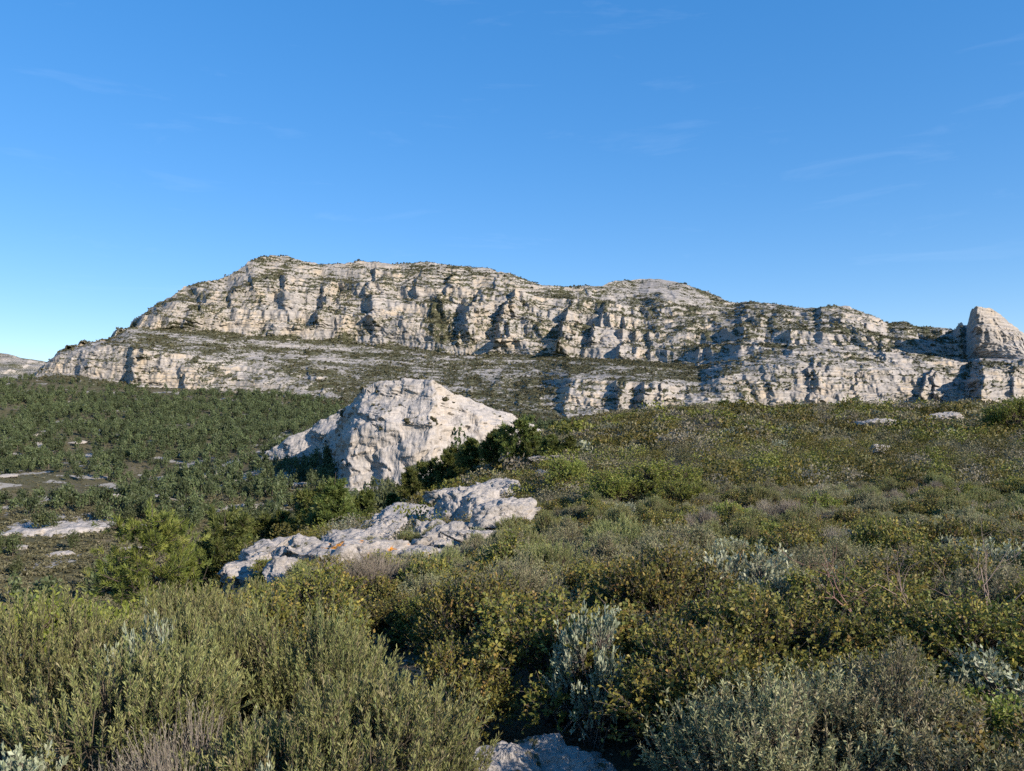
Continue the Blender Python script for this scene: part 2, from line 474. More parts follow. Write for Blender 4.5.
# gullies between the buttresses
Xw = X + 25 * fbm(X / 160, Y / 160, 0, 2, 71)
gul = ridged(Xw / 95, Z / 260, 0, 3, 73)
diag = ridged((Xw + 1.1 * Z) / 70, (Xw - Z) / 240, 0, 3, 77)
diag2 = ridged((Xw - 1.3 * Z) / 85, (Xw + Z) / 260, 5, 3, 78)
dY += (-16 * diag - 12 * diag2) * sstep(2.9, 3.3, T) * ridge_fade * back_fade
dY += -14 * gul * sstep(2.9, 3.3, T) * ridge_fade * back_fade
dY += -9 * ridged(Xw / 38, Z / 90, 3, 3, 75) * sstep(1.0, 1.4, T) * ridge_fade * back_fade
Tn = T + .28 * fbm(PXX / 60, ROW / 60, 0, 4, 68)
tower = sstep(964, 970, PXX) * (1 - sstep(1040, 1090, PXX)) * (1 - sstep(362, 376, ROW)) * sstep(2.6, 2.9, T)
dY *= 1 - .6 * tower * (PXX > 0)
bench = sstep(1.9, 2.15, Tn) * (1 - sstep(2.8, 3.1, Tn)) * (1 - sstep(690, 770, PXX))
Y = Y + dY * (0.35 + 0.65 * ridge_fade) * back_fade * (1 - 0.85 * bench)
X = U2 * Y
# beds: ledges and risers following the strata
smoothdome = np.exp(-((PXX - 655) / 55) ** 2) * sstep(3.55, 3.8, T)
scree = sstep(0.1, 0.4, fbm(X / 90, Z / 60, 0, 3, 81)) * np.exp(-((PXX - 350) / 90) ** 2) * np.exp(-((ROW - 315) / 14) ** 2) * 1.3
scree = np.clip(scree + 0.9 * np.exp(-((PXX - 608) / 14) ** 2 - ((ROW - 340) / 10) ** 2), 0, 1)
beds = (1 - .45 * sstep(290, 340, PXX) * (1 - sstep(540, 565, PXX)) * (1 - sstep(2.0, 2.4, T))) * (1 - 0.9 * smoothdome) * (1 - 0.85 * scree) * sstep(0.4, 1.0, T)
S = Z + 0.085 * X + 17 * fbm(X / 220, Y / 180, 0, 3, 83) + 3.0 * fbm(X / 45, Y / 60, 0, 3, 84)
m1 = np.clip(0.55 + 1.5 * fbm(X / 110, S / 45, 0, 3, 85), 0.0, 1.25)
m2 = np.clip(0.75 + 1.4 * fbm(X / 60, S / 22, 0, 3, 87), 0.1, 1.3)
upper = sstep(2.85, 3.15, Tn)
dz = 0.95 * terrace(S, 34.0, 0.60) * m1 * (0.25 + 0.75 * upper) + terrace(S + 4, 11.5, 0.52) * m2 * .8 + terrace(S + 3 * fbm(X / 20, Y / 30, 0, 2, 86), 4.3, 0.5) * 1.0
dz *= beds * back_fade * (1 - .4 * tower) * (1 - 0.35 * bench)
Zt = Z + dz * (1 - 0.4 * sstep(3.85, 4.0, T))
P = np.stack([X, Y, Zt], -1)
nrm = grid_normals(P)
steep = sstep(0.75, 0.35, nrm[..., 2])
# broken rock, upright cracks in the risers
rough = 2.5 * fbm(X / 17, Y / 17, Zt / 9, 4, 91) + 1.3 * ridged(X / 6, Y / 9, Zt / 4.5, 3, 92)
crack = ridged(X / 12 + 0.8 * fbm(X / 30, Zt / 30, 0, 2, 94), Y / 40, Zt / 70, 3, 93)
dd = rough * (0.5 + 0.7 * steep) - 3.2 * (crack - 0.1) * steep
dd *= back_fade * sstep(0.2, 1.0, T) * (1 - 0.45 * smoothdome) * (1 + .4 * tower)
P[..., 1] += dd * (-nrm[..., 1] * 0 + 1) * (1 - 0.5 * sstep(3.8, 4.0, T))
P[..., 0] = U2 * P[..., 1]
P[..., 2] += 1.6 * fbm(X / 11, Y / 11, 3, 4, 95) * back_fade
nrm = grid_normals(P)
steep = sstep(0.72, 0.40, nrm[..., 2])
n1 = fbm(P[..., 0] / 55, P[..., 2] / 24, P[..., 1] / 55, 4, 101)
n2 = fbm(P[..., 0] / 9, P[..., 2] / 4, P[..., 1] / 9, 4, 102)
n3 = fbm(P[..., 0] / 26, (S + 0.5 * dz) / 4.2, 0, 4, 104)
veg = 0.59 + 0.11 * upper - .06 * sstep(690, 740, PXX) + 0.6 * n1 + 0.45 * n2 + 0.6 * n3 - 0.46 * steep - 0.25 * np.exp(-((PXX - 850) / 40) ** 2 - ((ROW - 314) / 9) ** 2)
veg -= .5 * tower
lowslope = sstep(290, 340, PXX) * (1 - sstep(540, 565, PXX)) * sstep(.8, 1.2, T) * (1 - sstep(2.0, 2.4, T))
veg += .16 * lowslope
veg += -0.10 * bench + 0.2 * bench * fbm(X / 300, S / 3.2, 0, 3, 105)
veg += 0.02 * bench * (0.6 + 0.8 * fbm(X / 260, S / 7, 0, 3, 103))
veg += 0.55 * np.exp(-((PXX - 437 - 0.25 * (ROW - 315)) / (4 + 0.28 * np.clip(ROW - 292, 0, 40))) ** 2) * sstep(294, 304, ROW) * (1 - sstep(336, 348, ROW))
veg += 0.55 * np.exp(-((ROW + 5 * n1 - np.interp(PXX, [120, 200, 340, 450, 560, 700], [322, 331, 340, 350, 356, 368])) / 3.2) ** 2) * sstep(115, 135, PXX) * (1 - sstep(690, 720, PXX))
veg += 0.22 * np.exp(-((ROW + 5 * n1 - np.interp(PXX, [90, 200, 340, 450, 560, 700], [340, 343, 352, 360, 366, 378])) / 3.5) ** 2) * sstep(90, 115, PXX) * (1 - sstep(690, 720, PXX))
veg -= 0.7 * scree + 0.35 * smoothdome
veg += 0.5 * (1 - sstep(0.3, 1.0, T))
veg = np.clip(veg, 0, 1)
MOUNT = dict(P=P, veg=veg, T=T, PX=PXX, steep=steep)
me = raw_mesh('mountain', P.reshape(-1, 3), grid_faces(*Z.shape), fl={'veg': veg, 'cliff': steep * sstep(0.8, 1.0, T)})
tag(link('mountain', me, rock_mat('mountain_limestone', 6.0, 1.0, beds=0.55)), kind='structure')

# a lower hill far behind the left end of the mountain
kx = [-420,-250,-120,-40,0,12,22,35,45,70,110,180]
nets = [net(kx, [400]*12, kx, [1500]*12), net(kx, [372,372,374,376,377,378,379,379,380,382,384,388], kx, [1900]*12),
        net(kx, [322,330,340,350,353,354,358,360,362,366,372,385], kx, [2300]*12), net(kx, [380]*12, kx, [3200]*12)]
PX = np.linspace(-420, 180, 620)
Z, Y, T = sheet(None, nets, PX, [60, 120, 20], 3)
U2 = np.broadcast_to((PX - CX) / F, Z.shape)
X = U2 * Y
S = Z + 0.05 * X + 10 * fbm(X / 200, Y / 200, 0, 3, 183)
Z = Z + (terrace(S, 20, .6) + terrace(S, 7, .5)) * (T < 2) * .8 + 5 * fbm(X / 30, Y / 30, 0, 4, 184) * (T < 2.2)
Y = Y - 14 * ridged(X / 60, Z / 120, 0, 3, 185) * (T < 2)
P = np.stack([U2 * Y, Y, Z], -1)
nr = grid_normals(P)
st = sstep(.75, .4, nr[..., 2])
vg = np.clip(0.5 + 0.5 * fbm(X / 60, Z / 25, Y / 60, 4, 186) - .6 * st, 0, 1)
me = raw_mesh('hill', P.reshape(-1, 3), grid_faces(*Z.shape), fl={'veg': vg, 'cliff': st})
tag(link('hill', me, bpy.data.materials['mountain_limestone']), kind='structure')
# ------------------------------------------------------------------ free rock masses
def crag(name, nets, px0, px1, nU, segs, unit, amp, mat, bed=6.0, smooth=1.5, vegb=0.25, seed=200, hole=None):
    PXs = np.linspace(px0, px1, nU)
    Z, Y, T = sheet(None, nets, PXs, segs, smooth)
    U2 = np.broadcast_to((PXs - CX) / F, Z.shape)
    X = U2 * Y
    top = len(segs) - 1
    bf = 1 - sstep(top, top + 0.5, T)
    S = Z + 0.25 * X + 0.8 * bed * fbm(X / (9 * unit), Y / (9 * unit), 0, 3, seed)
    Z = Z + (terrace(S, bed, .5) * .30 + terrace(S, bed * .37, .5) * .22) * bf
    bw = unit * 1.5 * fbm(X / (8 * unit) + 3, Z / (8 * unit), Y / (8 * unit), 3, seed + 9)
    Y = Y + 2.0 * bw * bf; X = X + 1.6 * unit * fbm(Z / (4 * unit), X / (8 * unit), Y / (8 * unit), 3, seed + 8) * bf
    Z = Z + 0.5 * unit * fbm(X / (4 * unit), Y / (4 * unit), 0, 4, seed + 7)
    P = np.stack([X, Y, Z], -1)
    nr = grid_normals(P)
    st = sstep(.8, .4, nr[..., 2])
    d = amp * (fbm(X / (3 * unit), Y / (3 * unit), Z / (2.2 * unit), 5, seed + 1) * 1.6 + 0.9 * ridged(X / (1.7 * unit), Y / (4 * unit), Z / (5 * unit), 4, seed + 2))
    P = P + nr * (d * (0.55 + 0.45 * st) * (0.3 + 0.7 * bf))[..., None]
    nr = grid_normals(P)
    st = sstep(.72, .35, nr[..., 2])
    vg = np.clip(vegb + 0.45 * fbm(X / (5 * unit), Y / (5 * unit), Z / (2 * unit), 4, seed + 3) + .35 * fbm(X / unit, Y / unit, Z / unit, 3, seed + 4) - .55 * st, 0, 1)
    me = raw_mesh(name, P.reshape(-1, 3), grid_faces(*Z.shape), fl={'veg': vg, 'cliff': st})
    return link(name, me, mat), P, vg

M_crag = rock_mat('outcrop_limestone', 3.0, 0.45, True, 0.35, 1.14, 0.3)
M_rock = rock_mat('karst_limestone', 0.55, 0.15, True, 0.12, 1.08)

k = [322,329,335,340,345,352,364,382,410,434,440,450,480,510,540,580]
o, CR_P, CR_V = crag('limestone_outcrop', [
    net(k,[496,498,500,502,504,506,508,510,510,510,510,508,504,495,485,472], k,[486,470,444,410,398,395,392,390,388,386,398,400,404,414,426,440]),
    net(k,[454,452,450,446,438,430,424,422,423,424,424,425,428,430,434,440], k,[490,480,462,432,408,402,399,396,395,393,409,412,418,428,442,450]),
    net(k,[440,434,428,420,412,402,389,381,378,379,386,391,402,414,428,446], k,[496,490,480,466,444,430,422,418,414,408,422,426,434,444,454,460]),
    net(k,[450,446,442,438,434,428,422,418,416,416,418,420,424,428,434,444], k,[540,535,530,524,515,508,502,500,500,495,500,500,505,505,510,510]),
  ], 322, 580, 600, [90, 120, 50], 2.6, 1.0, M_crag, 6.0, 2.0, 0.18, 210)
tag(o, 'big pale limestone outcrop with a shaded flank, below the mountain and behind the pine clump', 'rock outcrop')
k = [225,245,265,290,315,335,350]
o, _, _ = crag('rock_rib', [
    net(k,[482,478,474,466,456,446,440], k,[520,515,510,500,495,490,488]),
    net(k,[474,464,452,438,424,412,404], k,[532,528,524,516,512,508,504]),
    net(k,[484,478,470,460,450,440,430], k,[570,566,562,555,550,545,540])], 225, 350, 260, [90, 30], 3.5, 1.3, M_crag, 4.0, 2.0, 0.30, 230)
tag(o, 'jagged white rock rib slanting down from the big outcrop into the pine valley', 'rock rib')
k = [-160,-60,0,12,40,75,100,108,128,150,165]
o, _, _ = crag('valley_ledge', [
    net(k,[556,554,550,550,549,546,542,541,540,536,532], k,[318,322,322,322,322,324,328,330,334,338,342]),
    net(k,[542,540,536,532,530,529,527,527,526,524,526], k,[324,328,326,327,326,328,332,336,340,344,346]),
    net(k,[532,530,527,524,522,520,519,518,517,518,524], k,[345,348,348,348,346,348,350,352,356,358,352]),
    net(k,[540,538,536,534,534,532,532,532,532,532,534], k,[372,374,374,374,374,374,374,374,374,374,370])], -160, 165, 420, [50, 40, 20], 2.2, 0.7, M_crag, 3.0, 2.0, 0.16, 250)
tag(o, 'long low white cliff ledge on the valley floor, left of the lone pine', 'rock ledge')

def rock_mesh(name, seed, a, b, c, n=40, rough=0.10, facets=14, lichen=0.0):
    """angular limestone block, half sizes a b c"""
    r = np.random.default_rng(seed)
    g = np.linspace(-1, 1, n)
    Vs, Fs, off = [], [], 0
    for ax in range(3):
        for sg in (-1, 1):
            uu, vv = np.meshgrid(g, g, indexing='ij')
            p = np.zeros((n, n, 3))
            p[..., ax] = sg; p[..., (ax + 1) % 3] = uu; p[..., (ax + 2) % 3] = vv * sg
            Vs.append(p.reshape(-1, 3)); Fs.append(grid_faces(n, n) + off); off += n * n
    V = np.concatenate(Vs); Fq = np.concatenate(Fs)
    key = np.round(V * 1e4).astype(np.int64)
    _, idx, inv = np.unique(key, axis=0, return_index=True, return_inverse=True)
    V = V[idx]; Fq = inv.ravel()[Fq]
    d = V / np.linalg.norm(V, axis=1, keepdims=True)
    s = V / (np.abs(d) ** 5).sum(1, keepdims=True) ** (1 / 5) / np.linalg.norm(V, axis=1, keepdims=True)
    for _ in range(facets + 10):
        nn = r.normal(size=3) * [1, 1, 0.8]; nn /= np.linalg.norm(nn)
        h = r.uniform(0.50, 0.92)
        e = np.maximum(s @ nn - h, 0)
        s -= e[:, None] * nn
    q = s * [a, b, c]
    m = min(a, b, c)
    dd = m * rough * (0.9 * fbm(q[:, 0] / m * .8, q[:, 1] / m * .8, q[:, 2] / m * 1.3, 3, seed) + 1.2 * fbm(q[:, 0] / m * 3.1, q[:, 1] / m * 3.1, q[:, 2] / m * 4.5, 4, seed + 7, .6) + 1.1 * ridged(q[:, 0] / m * .7, q[:, 1] / m * .7, q[:, 2] / m * 2.6, 5, seed + 1, .6) - 1.3 * sstep(.55, .9, ridged(q[:, 0] / m * .55 + 4, q[:, 1] / m * .55, q[:, 2] / m * .4, 2, seed + 2)))
    q = q + d * dd[:, None]
    vg = np.clip(0.20 + 0.5 * fbm(q[:, 0] / m, q[:, 1] / m, q[:, 2] / m, 4, seed + 5), 0, 1) * sstep(0.2, .6, d[:, 2]) * .9
    li = lichen * sstep(0.27, 0.36, .25 * fbm(q[:, 0] / m * 7, q[:, 1] / m * 7, q[:, 2] / m * 7, 3, seed + 9) + fbm(q[:, 0] / m * 1.1 + 3.3, q[:, 1] / m, q[:, 2] / m, 3, seed + 6)) * sstep(-.2, .3, d[:, 2])
    return raw_mesh(name, q, Fq, fl={'veg': vg, 'cliff': sstep(.7, .2, np.abs(d[:, 2])), 'lichen': li}), q

def at(px, Y):
    """point of the ground straight ahead Y metres in the photo column px"""
    x = (px - CX) / F * Y
    return np.array([x, Y, float(zg(x, Y))])

ROCK_XY = []
def rock(px, Y, w, dpt, h, rz, tilt, lift, seed, label, name='rock_slab', lich=0.0, n=52, rough=0.17, grp=None):
    p = at(px, Y)
    me, q = rock_mesh(name, seed, w / 2, dpt / 2, h / 2, n, rough, 14, lich)
    o = link(name, me, M_lich if lich else M_rock)
    o.location = (p[0], p[1], p[2] + lift)
    o.rotation_euler = (tilt[0], tilt[1], rz)
    ROCK_XY.append((p[0], p[1], min(w, dpt) * 0.5 if max(w, dpt) < 2 * min(w, dpt) else min(w, dpt) * 0.62))
    tag(o, label, 'rock', grp)
    return o

# the same limestone with orange lichen crusts
M_lich = rock_mat('lichen_limestone', 0.5, 0.15, True, 0.10, 1.1)
_t = M_lich.node_tree
_b = next(n_ for n_ in _t.nodes if n_.type == 'BSDF_PRINCIPLED')
_src = _b.inputs['Base Color'].links[0].from_socket
_mx = _t.nodes.new('ShaderNodeMix'); _mx.data_type = 'RGBA'
_at = _t.nodes.new('ShaderNodeAttribute'); _at.attribute_name = 'lichen'
_t.links.new(_at.outputs['Fac'], _mx.inputs[0]); _t.links.new(_src, _mx.inputs[6])
_mx.inputs[7].default_value = (0.40, 0.17, 0.02, 1)
_t.links.new(_mx.outputs[2], _b.inputs['Base Color'])

# the stepped slabs between the scrub, in front of the pine clump
rock(283, 25, 2.0, 3.0, 1.1, 0.3, (0.05,0.25,0), 0.40, 301, 'low broken slab at the lowest end of the foreground limestone steps')
rock(268, 37, 2.8, 4.5, 1.3, -0.5, (0.1,0.12,0), 0.25, 302, 'pale slab among dark bushes, nearest the valley side of the limestone steps')
rock(236, 40, 2.4, 3.0, 1.2, 0.2, (0.0,0.2,0), 0.1, 303, 'small white rock at the valley edge of the scrub, beside round dark bushes')
rock(346, 32, 3.6, 5.0, 1.5, -0.35, (0.10,0.08,0), 0.40, 304, 'smooth tilted limestone slab standing behind the lichen-spotted ledge')
rock(330, 26.5, 1.9, 2.4, 1.0, 0.1, (0.0,0.1,0), 0.2, 305, 'knobbly grey rock at the foot of the smooth tilted slab')
rock(372, 25.5, 4.6, 2.2, 1.1, 0.12, (0.0,-0.02,0), 0.65, 306, 'long low ledge with an orange lichen patch behind the bare grey bush', lich=1.0)
rock(428, 24, 2.6, 2.0, 1.0, -0.3, (0.0,0.0,0), 0.30, 307, 'rounded rock at the end of the lichen-spotted ledge')
rock(405, 44, 7.0, 10.0, 1.8, -0.25, (0.10,0.05,0), 0.2, 308, 'widest pale slab of the limestone steps, sloping up towards the pines', n=80)
rock(470, 41, 3.6, 13.0, 4.2, -0.22, (0.05,0.12,0), 0.1, 309, 'large rock step with a shaded face beside the widest pale slab', n=80)
rock(455, 56, 5.5, 4.0, 1.8, 0.3, (0.1,-0.05,0), 0.5, 310, 'upper pale slab at the back of the limestone steps')
rock(462, 40, 1.7, 1.5, 1.5, 0.8, (0.2,0.1,0), 1.5, 311, 'upright block perched on the large shaded rock step', name='boulder')
rock(492, 46, 4.2, 3.6, 1.6, 0.5, (0.05,-0.2,0), 0.45, 312, 'pointed rock at the scrub end of the limestone steps')
rock(508, 30, 3.4, 2.0, 1.3, 0.55, (0.0,-0.25,0), 0.7, 313, 'slanting white slab half buried in grey-green scrub')
rock(484, 26, 3.4, 1.6, 0.7, 0.25, (0.0,-0.05,0), 0.5, 314, 'thin flat ledge running through scrub below the slanting white slab')
rock(440, 27.5, 1.2, 1.2, 1.0, 0.4, (0.1,0,0), 0.3, 315, 'small cracked boulder in front of the large shaded step', name='boulder')
rock(505, 57, 3.4, 1.6, 0.9, 0.3, (0,0,0), 0.4, 316, 'narrow flat rock behind the limestone steps, towards the pine clump')
rock(556, 68, 5.2, 3.0, 0.9, 0.0, (0,0,0), 0.35, 317, 'flat pale strip of rock in the scrub beside the pine clump')
rock(545, 33, 1.2, 1.0, 0.8, 0.4, (0.1,-0.2,0), 0.3, 318, 'small white stone in scrub below the bright yellow-green mastic thicket', name='boulder')
rock(585, 30, 1.3, 1.0, 0.8, 1.0, (0,0.1,0), 0.35, 319, 'shaded white stone under the bright yellow-green mastic thicket', name='boulder')
rock(372, 35.5, 3.0, 5.0, 1.5, -0.3, (0.08,0.06,0), 0.2, 340, 'cracked slab joining the smooth tilted slab to the widest pale slab')
rock(398, 38.5, 3.2, 4.0, 1.6, 0.2, (0.06,0.1,0), 0.2, 341, 'pale slab wedged below the widest pale slab of the limestone steps')
rock(430, 33, 3.6, 2.6, 1.5, 0.35, (0.05,-0.06,0), 0.25, 342, 'grey ledge between the shaded rock step and the lichen-spotted ledge')
rock(310, 30, 3.0, 3.2, 1.4, -0.2, (0.05,0.1,0), 0.40, 343, 'sloping white slab left of the smooth tilted slab')
rock(455, 29.5, 3.0, 2.0, 1.2, 0.25, (0.03,-0.1,0), 0.45, 344, 'long white ledge just above the thin flat ledge in the scrub')
rock(246, 33, 2.4, 3.0, 1.2, 0.0, (0.02,0.15,0), 0.35, 345, 'white slab edging the slope between the lone pine and the lowest slab')
rock(500, 50, 4.5, 4.0, 1.7, 0.2, (0.06,-0.08,0), 0.5, 346, 'broad rock at the top of the limestone steps below the pines')
rock(390, 62, 3.0, 2.0, 1.3, 0.4, (0,-.1,0), 0.3, 320, 'pale rock under the pines above the limestone steps')
rock(876, 74, 5.5, 3.0, 0.9, -0.2, (0,0,0), 0.75, 321, 'bare white patch of rock on the far scrub slope, with a dark gap below')
rock(944, 82, 7.0, 3.5, 1.1, 0.3, (0,-.05,0), 0.75, 322, 'largest bare white rock on the far scrub slope')
rock(930, 78, 3.0, 2.4, 0.8, 0.6, (0,0,0), 0.75, 323, 'small white rock just below the largest one on the far slope')
rock(998, 76, 3.0, 2.2, 0.8, 0.6, (0,0,0), 0.75, 324, 'white rock beside the dark green bush on the far scrub slope')
rock(884, 92, 3.8, 2.2, 0.8, 0.0, (0,0,0), 0.35, 325, 'upper small white rock near the brow of the scrub slope')
rock(800, 118, 3.4, 2.0, 0.8, 0.0, (0,0,0), 0.5, 326, 'white rock on the brow of the scrub slope under the ochre cliffs')
rock(530, 4.3, 1.25, 0.8, 0.40, 0.1, (0.06,0.03,0), 0.03, 330, 'shaded weathered rock at the feet of the kermes oaks', name='boulder', n=90, rough=0.16)
rock(460, 4.15, 0.5, 0.5, 0.3, 0.7, (0.0,0.1,0), 0.0, 331, 'small shaded rock beside the big green rosemary', name='boulder', n=70, rough=0.16)
rock(880, 52, 1.6, 1.2, 0.9, 0.4, (0,0,0), 0.3, 332, 'grey boulder in shade on the middle scrub slope', name='boulder')
# rocks on the valley side
# smaller broken blocks strewn along the same limestone steps
rk_ = np.random.default_rng(61)
for i in range(46):
    u_ = rk_.random()
    if i % 5 < 2:
        px_ = 278 + u_ * 165 + rk_.normal() * 9; Y_ = 25.5 + 2.2 * math.sin(u_ * 9) + rk_.normal() * 1.2
    elif i % 5 < 4:
        px_ = 320 + u_ * 200 + rk_.normal() * 8; Y_ = np.interp(u_, [0, .45, 1], [29, 43, 58]) + rk_.normal() * 2.5
    else:
        px_ = 232 + u_ * 70; Y_ = 40 - 10 * u_ + rk_.normal() * 2
    w_ = rk_.uniform(.5, 1.9) * (1.3 if i % 7 == 0 else 1)
    rock(px_, Y_, w_, w_ * rk_.uniform(.6, 1.5), w_ * rk_.uniform(.35, .7), rk_.uniform(0, 3), (rk_.normal() * .12, .1 + rk_.normal() * .15, 0), w_ * .12, 400 + i,
         'broken pale block strewn along the limestone steps among the scrub', name='boulder', n=26, rough=.17, grp='broken blocks along the limestone steps')
vr = [(205,470,16,9,3.2,'white rock shelf on the pine slope below the slanting rib'),(233,468,12,8,3.0,'grey rock shelf at the foot of the slanting rock rib'),
      (155,388,20,9,3.4,'pale flat rock shelf above the lone pine in the valley'),(115,430,12,7,2.5,'small pale rock among pines above the flat valley shelf'),
      (8,462,16,8,3.0,'white rock at the edge of the valley pine wood'),(245,372,30,9,4.5,'long white rock band crossing the slope under the big outcrop'),
      (300,420,22,10,4.0,'bare rock shelf between the big outcrop and the valley pines'),(78,640,22,12,3.5,'white rock clearing high in the pine wood under the mountain cliff'),
      (40,655,30,12,3.0,'scattered white rock strip high in the pine wood, beside the first clearing'),(150,470,10,7,2.4,'tiny pale rock in the middle of the pine wood'),
      (212,500,18,9,4,'white rock hump at the upper end of the pine gap, near the rib'),(180,520,12,8,3,'small white rock above the gap in the pines'),
      (130,300,14,8,2.5,'low grey rock in the valley bottom behind the lone pine'),(60,285,18,7,3,'broken rock band in the valley bottom under the long cliff ledge'),(20,300,12,7,2.5,'pale stones in the valley bottom at the left edge'),
      (330,450,14,8,4,'white rock against the shaded foot of the big outcrop'),(270,440,12,8,3,'pale rock between pines under the rib')]
for i, (px, Y, w, d_, h, lb) in enumerate(vr):
    rock(px, Y, w, d_, h, 0.3 * math.sin(i * 2.1), (0.05, -0.08, 0), 0.6, 350 + i, lb, name='rock_shelf', n=44, rough=0.14)
# ------------------------------------------------------------------ foliage
n = N('foliage')
ca = n.attr('col', 'Color')
oi = n.new('ShaderNodeObjectInfo')
h = n.new('ShaderNodeHueSaturation')
n.l(ca, h.inputs['Color'])
n.l(n.math('ADD', n.math('MULTIPLY', oi.outputs['Random'], 0.03), 0.485), h.inputs['Hue'])
n.l(n.math('ADD', n.math('MULTIPLY', oi.outputs['Random'], 0.6), 1.45), h.inputs['Value'])
pb = n.new('ShaderNodeBsdfPrincipled')
n.l(h.outputs[0], pb.inputs['Base Color'])
pb.inputs['Roughness'].default_value = 0.55
pb.inputs['Specular IOR Level'].default_value = 0.25
tr = n.new('ShaderNodeBsdfTranslucent')
n.l(h.outputs[0], tr.inputs['Color'])
mx = n.new('ShaderNodeMixShader')
mx.inputs[0].default_value = 0.28
n.l(pb.outputs[0], mx.inputs[1]); n.l(tr.outputs[0], mx.inputs[2])
n.l(mx.outputs[0], n.out.inputs['Surface'])
M_leaf = n.m
n = N('wood')
M_wood = n.bsdf(n.attr('col', 'Color'), 0.9, 0.1)

def unitv(v):
    return v / (np.linalg.norm(v, axis=-1, keepdims=True) + 1e-9)

def kites(r, b, d, ln, wd, fold=0.0):
    """leaf blades: base points b, directions d, lengths, widths"""
    s = unitv(np.cross(d, r.normal(size=d.shape)))
    ln = np.asarray(ln).reshape(-1, 1) * np.ones((len(b), 1)); wd = np.asarray(wd).reshape(-1, 1) * np.ones((len(b), 1))
    m = b + d * ln * 0.55
    V = np.stack([b, m + s * wd * .5, b + d * ln, m - s * wd * .5], 1).reshape(-1, 3)
    Fq = np.arange(len(b) * 4).reshape(-1, 4)
    return V, Fq

def tubes(p0, p1, r0, r1):
    """three-sided twigs from p0 to p1"""
    m = len(p0)
    d = unitv(p1 - p0)
    a = unitv(np.cross(d, np.where(np.abs(d[:, 2:3]) > .9, [[1., 0, 0]], [[0, 0, 1.]])))
    b = np.cross(d, a)
    r0 = np.broadcast_to(np.asarray(r0, float).reshape(-1, 1), (m, 1)); r1 = np.broadcast_to(np.asarray(r1, float).reshape(-1, 1), (m, 1))
    V = []
    for (p, r_) in ((p0, r0), (p1, r1)):
        for k in range(3):
            an = 2 * math.pi * k / 3
            V.append(p + r_ * (a * math.cos(an) + b * math.sin(an)))
    V = np.stack(V, 1).reshape(-1, 3)
    o = np.arange(m)[:, None] * 6
    Fq = np.concatenate([o + np.array([[k, (k + 1) % 3, 3 + (k + 1) % 3, 3 + k]]) for k in range(3)])
    return V, Fq

def curve_tubes(a, b, r0, r1, r, nseg=3, sag=0.12):
    """bent twigs as chains of tubes; also returns the chain points"""
    L = np.linalg.norm(b - a, axis=1, keepdims=True)
    mid = (a + b) / 2 + r.normal(size=a.shape) * L * sag
    ts = np.linspace(0, 1, nseg + 1)
    pts = [((1 - t) ** 2) * a + 2 * t * (1 - t) * mid + t * t * b for t in ts]
    Vs, Fs, off = [], [], 0
    for k in range(nseg):
        V, Fq = tubes(pts[k], pts[k + 1], r0 + (r1 - r0) * ts[k], r0 + (r1 - r0) * ts[k + 1])
        Vs.append(V); Fs.append(Fq + off); off += len(V)
    return np.concatenate(Vs), np.concatenate(Fs), mid

def pal(r, P, n_):
    c = np.array([p[0] for p in P]); w = np.array([p[1] for p in P], float)
    k = r.choice(len(P), n_, p=w / w.sum())
    return c[k]

KIND = {
 # up: how upright the shoots; ll, lw leaf length and width; lpt leaves per shoot
 'rosemary': dict(R=.55, H=.95, lobes=26, up=1.5, tw=(.13, .28), ll=.028, lw=.0050, lpt=42, ang=.55, twn=34, bare=.12,
    pal=[((.108,.114,.040),4),((.132,.130,.050),3),((.080,.094,.032),3),((.15,.128,.066),1.3)], wood=(.10,.082,.058)),
 'heath': dict(R=.60, H=.85, lobes=30, up=1.1, tw=(.11, .24), ll=.030, lw=.0075, lpt=27, ang=.8, twn=32, bare=.15,
    pal=[((.122,.120,.060),4),((.095,.100,.048),3),((.15,.138,.078),2),((.14,.112,.07),1.4)], wood=(.10,.085,.065)),
 'oak': dict(R=.62, H=.85, lobes=34, up=.25, tw=(.10, .22), ll=.032, lw=.019, lpt=11, ang=1.1, twn=36, bare=.0,
    pal=[((.066,.068,.015),4),((.095,.088,.019),3),((.046,.054,.013),3),((.145,.11,.024),1.8),((.15,.085,.03),.4)], wood=(.12,.10,.085)),
 'mastic': dict(R=.62, H=.80, lobes=30, up=.4, tw=(.10, .22), ll=.036, lw=.015, lpt=13, ang=.9, twn=34, bare=.0,
    pal=[((.085,.102,.018),4),((.108,.118,.022),3),((.062,.080,.015),2),((.13,.125,.03),1)], wood=(.13,.10,.08)),
 'rockrose': dict(R=.46, H=.66, lobes=22, up=.35, tw=(.07, .15), ll=.040, lw=.017, lpt=11, ang=.7, twn=26, bare=.0,
    pal=[((.165,.178,.118),4),((.13,.145,.092),3),((.20,.208,.145),2),((.105,.118,.068),1)], wood=(.17,.14,.115)),
 'dry': dict(tr=.0034, R=.55, H=.80, lobes=26, up=.65, tw=(.16, .34), ll=.022, lw=.004, lpt=6, ang=.6, twn=52, bare=.8,
    pal=[((.16,.145,.10),3),((.14,.122,.088),3),((.125,.122,.072),2)], wood=(.17,.145,.118)),
}

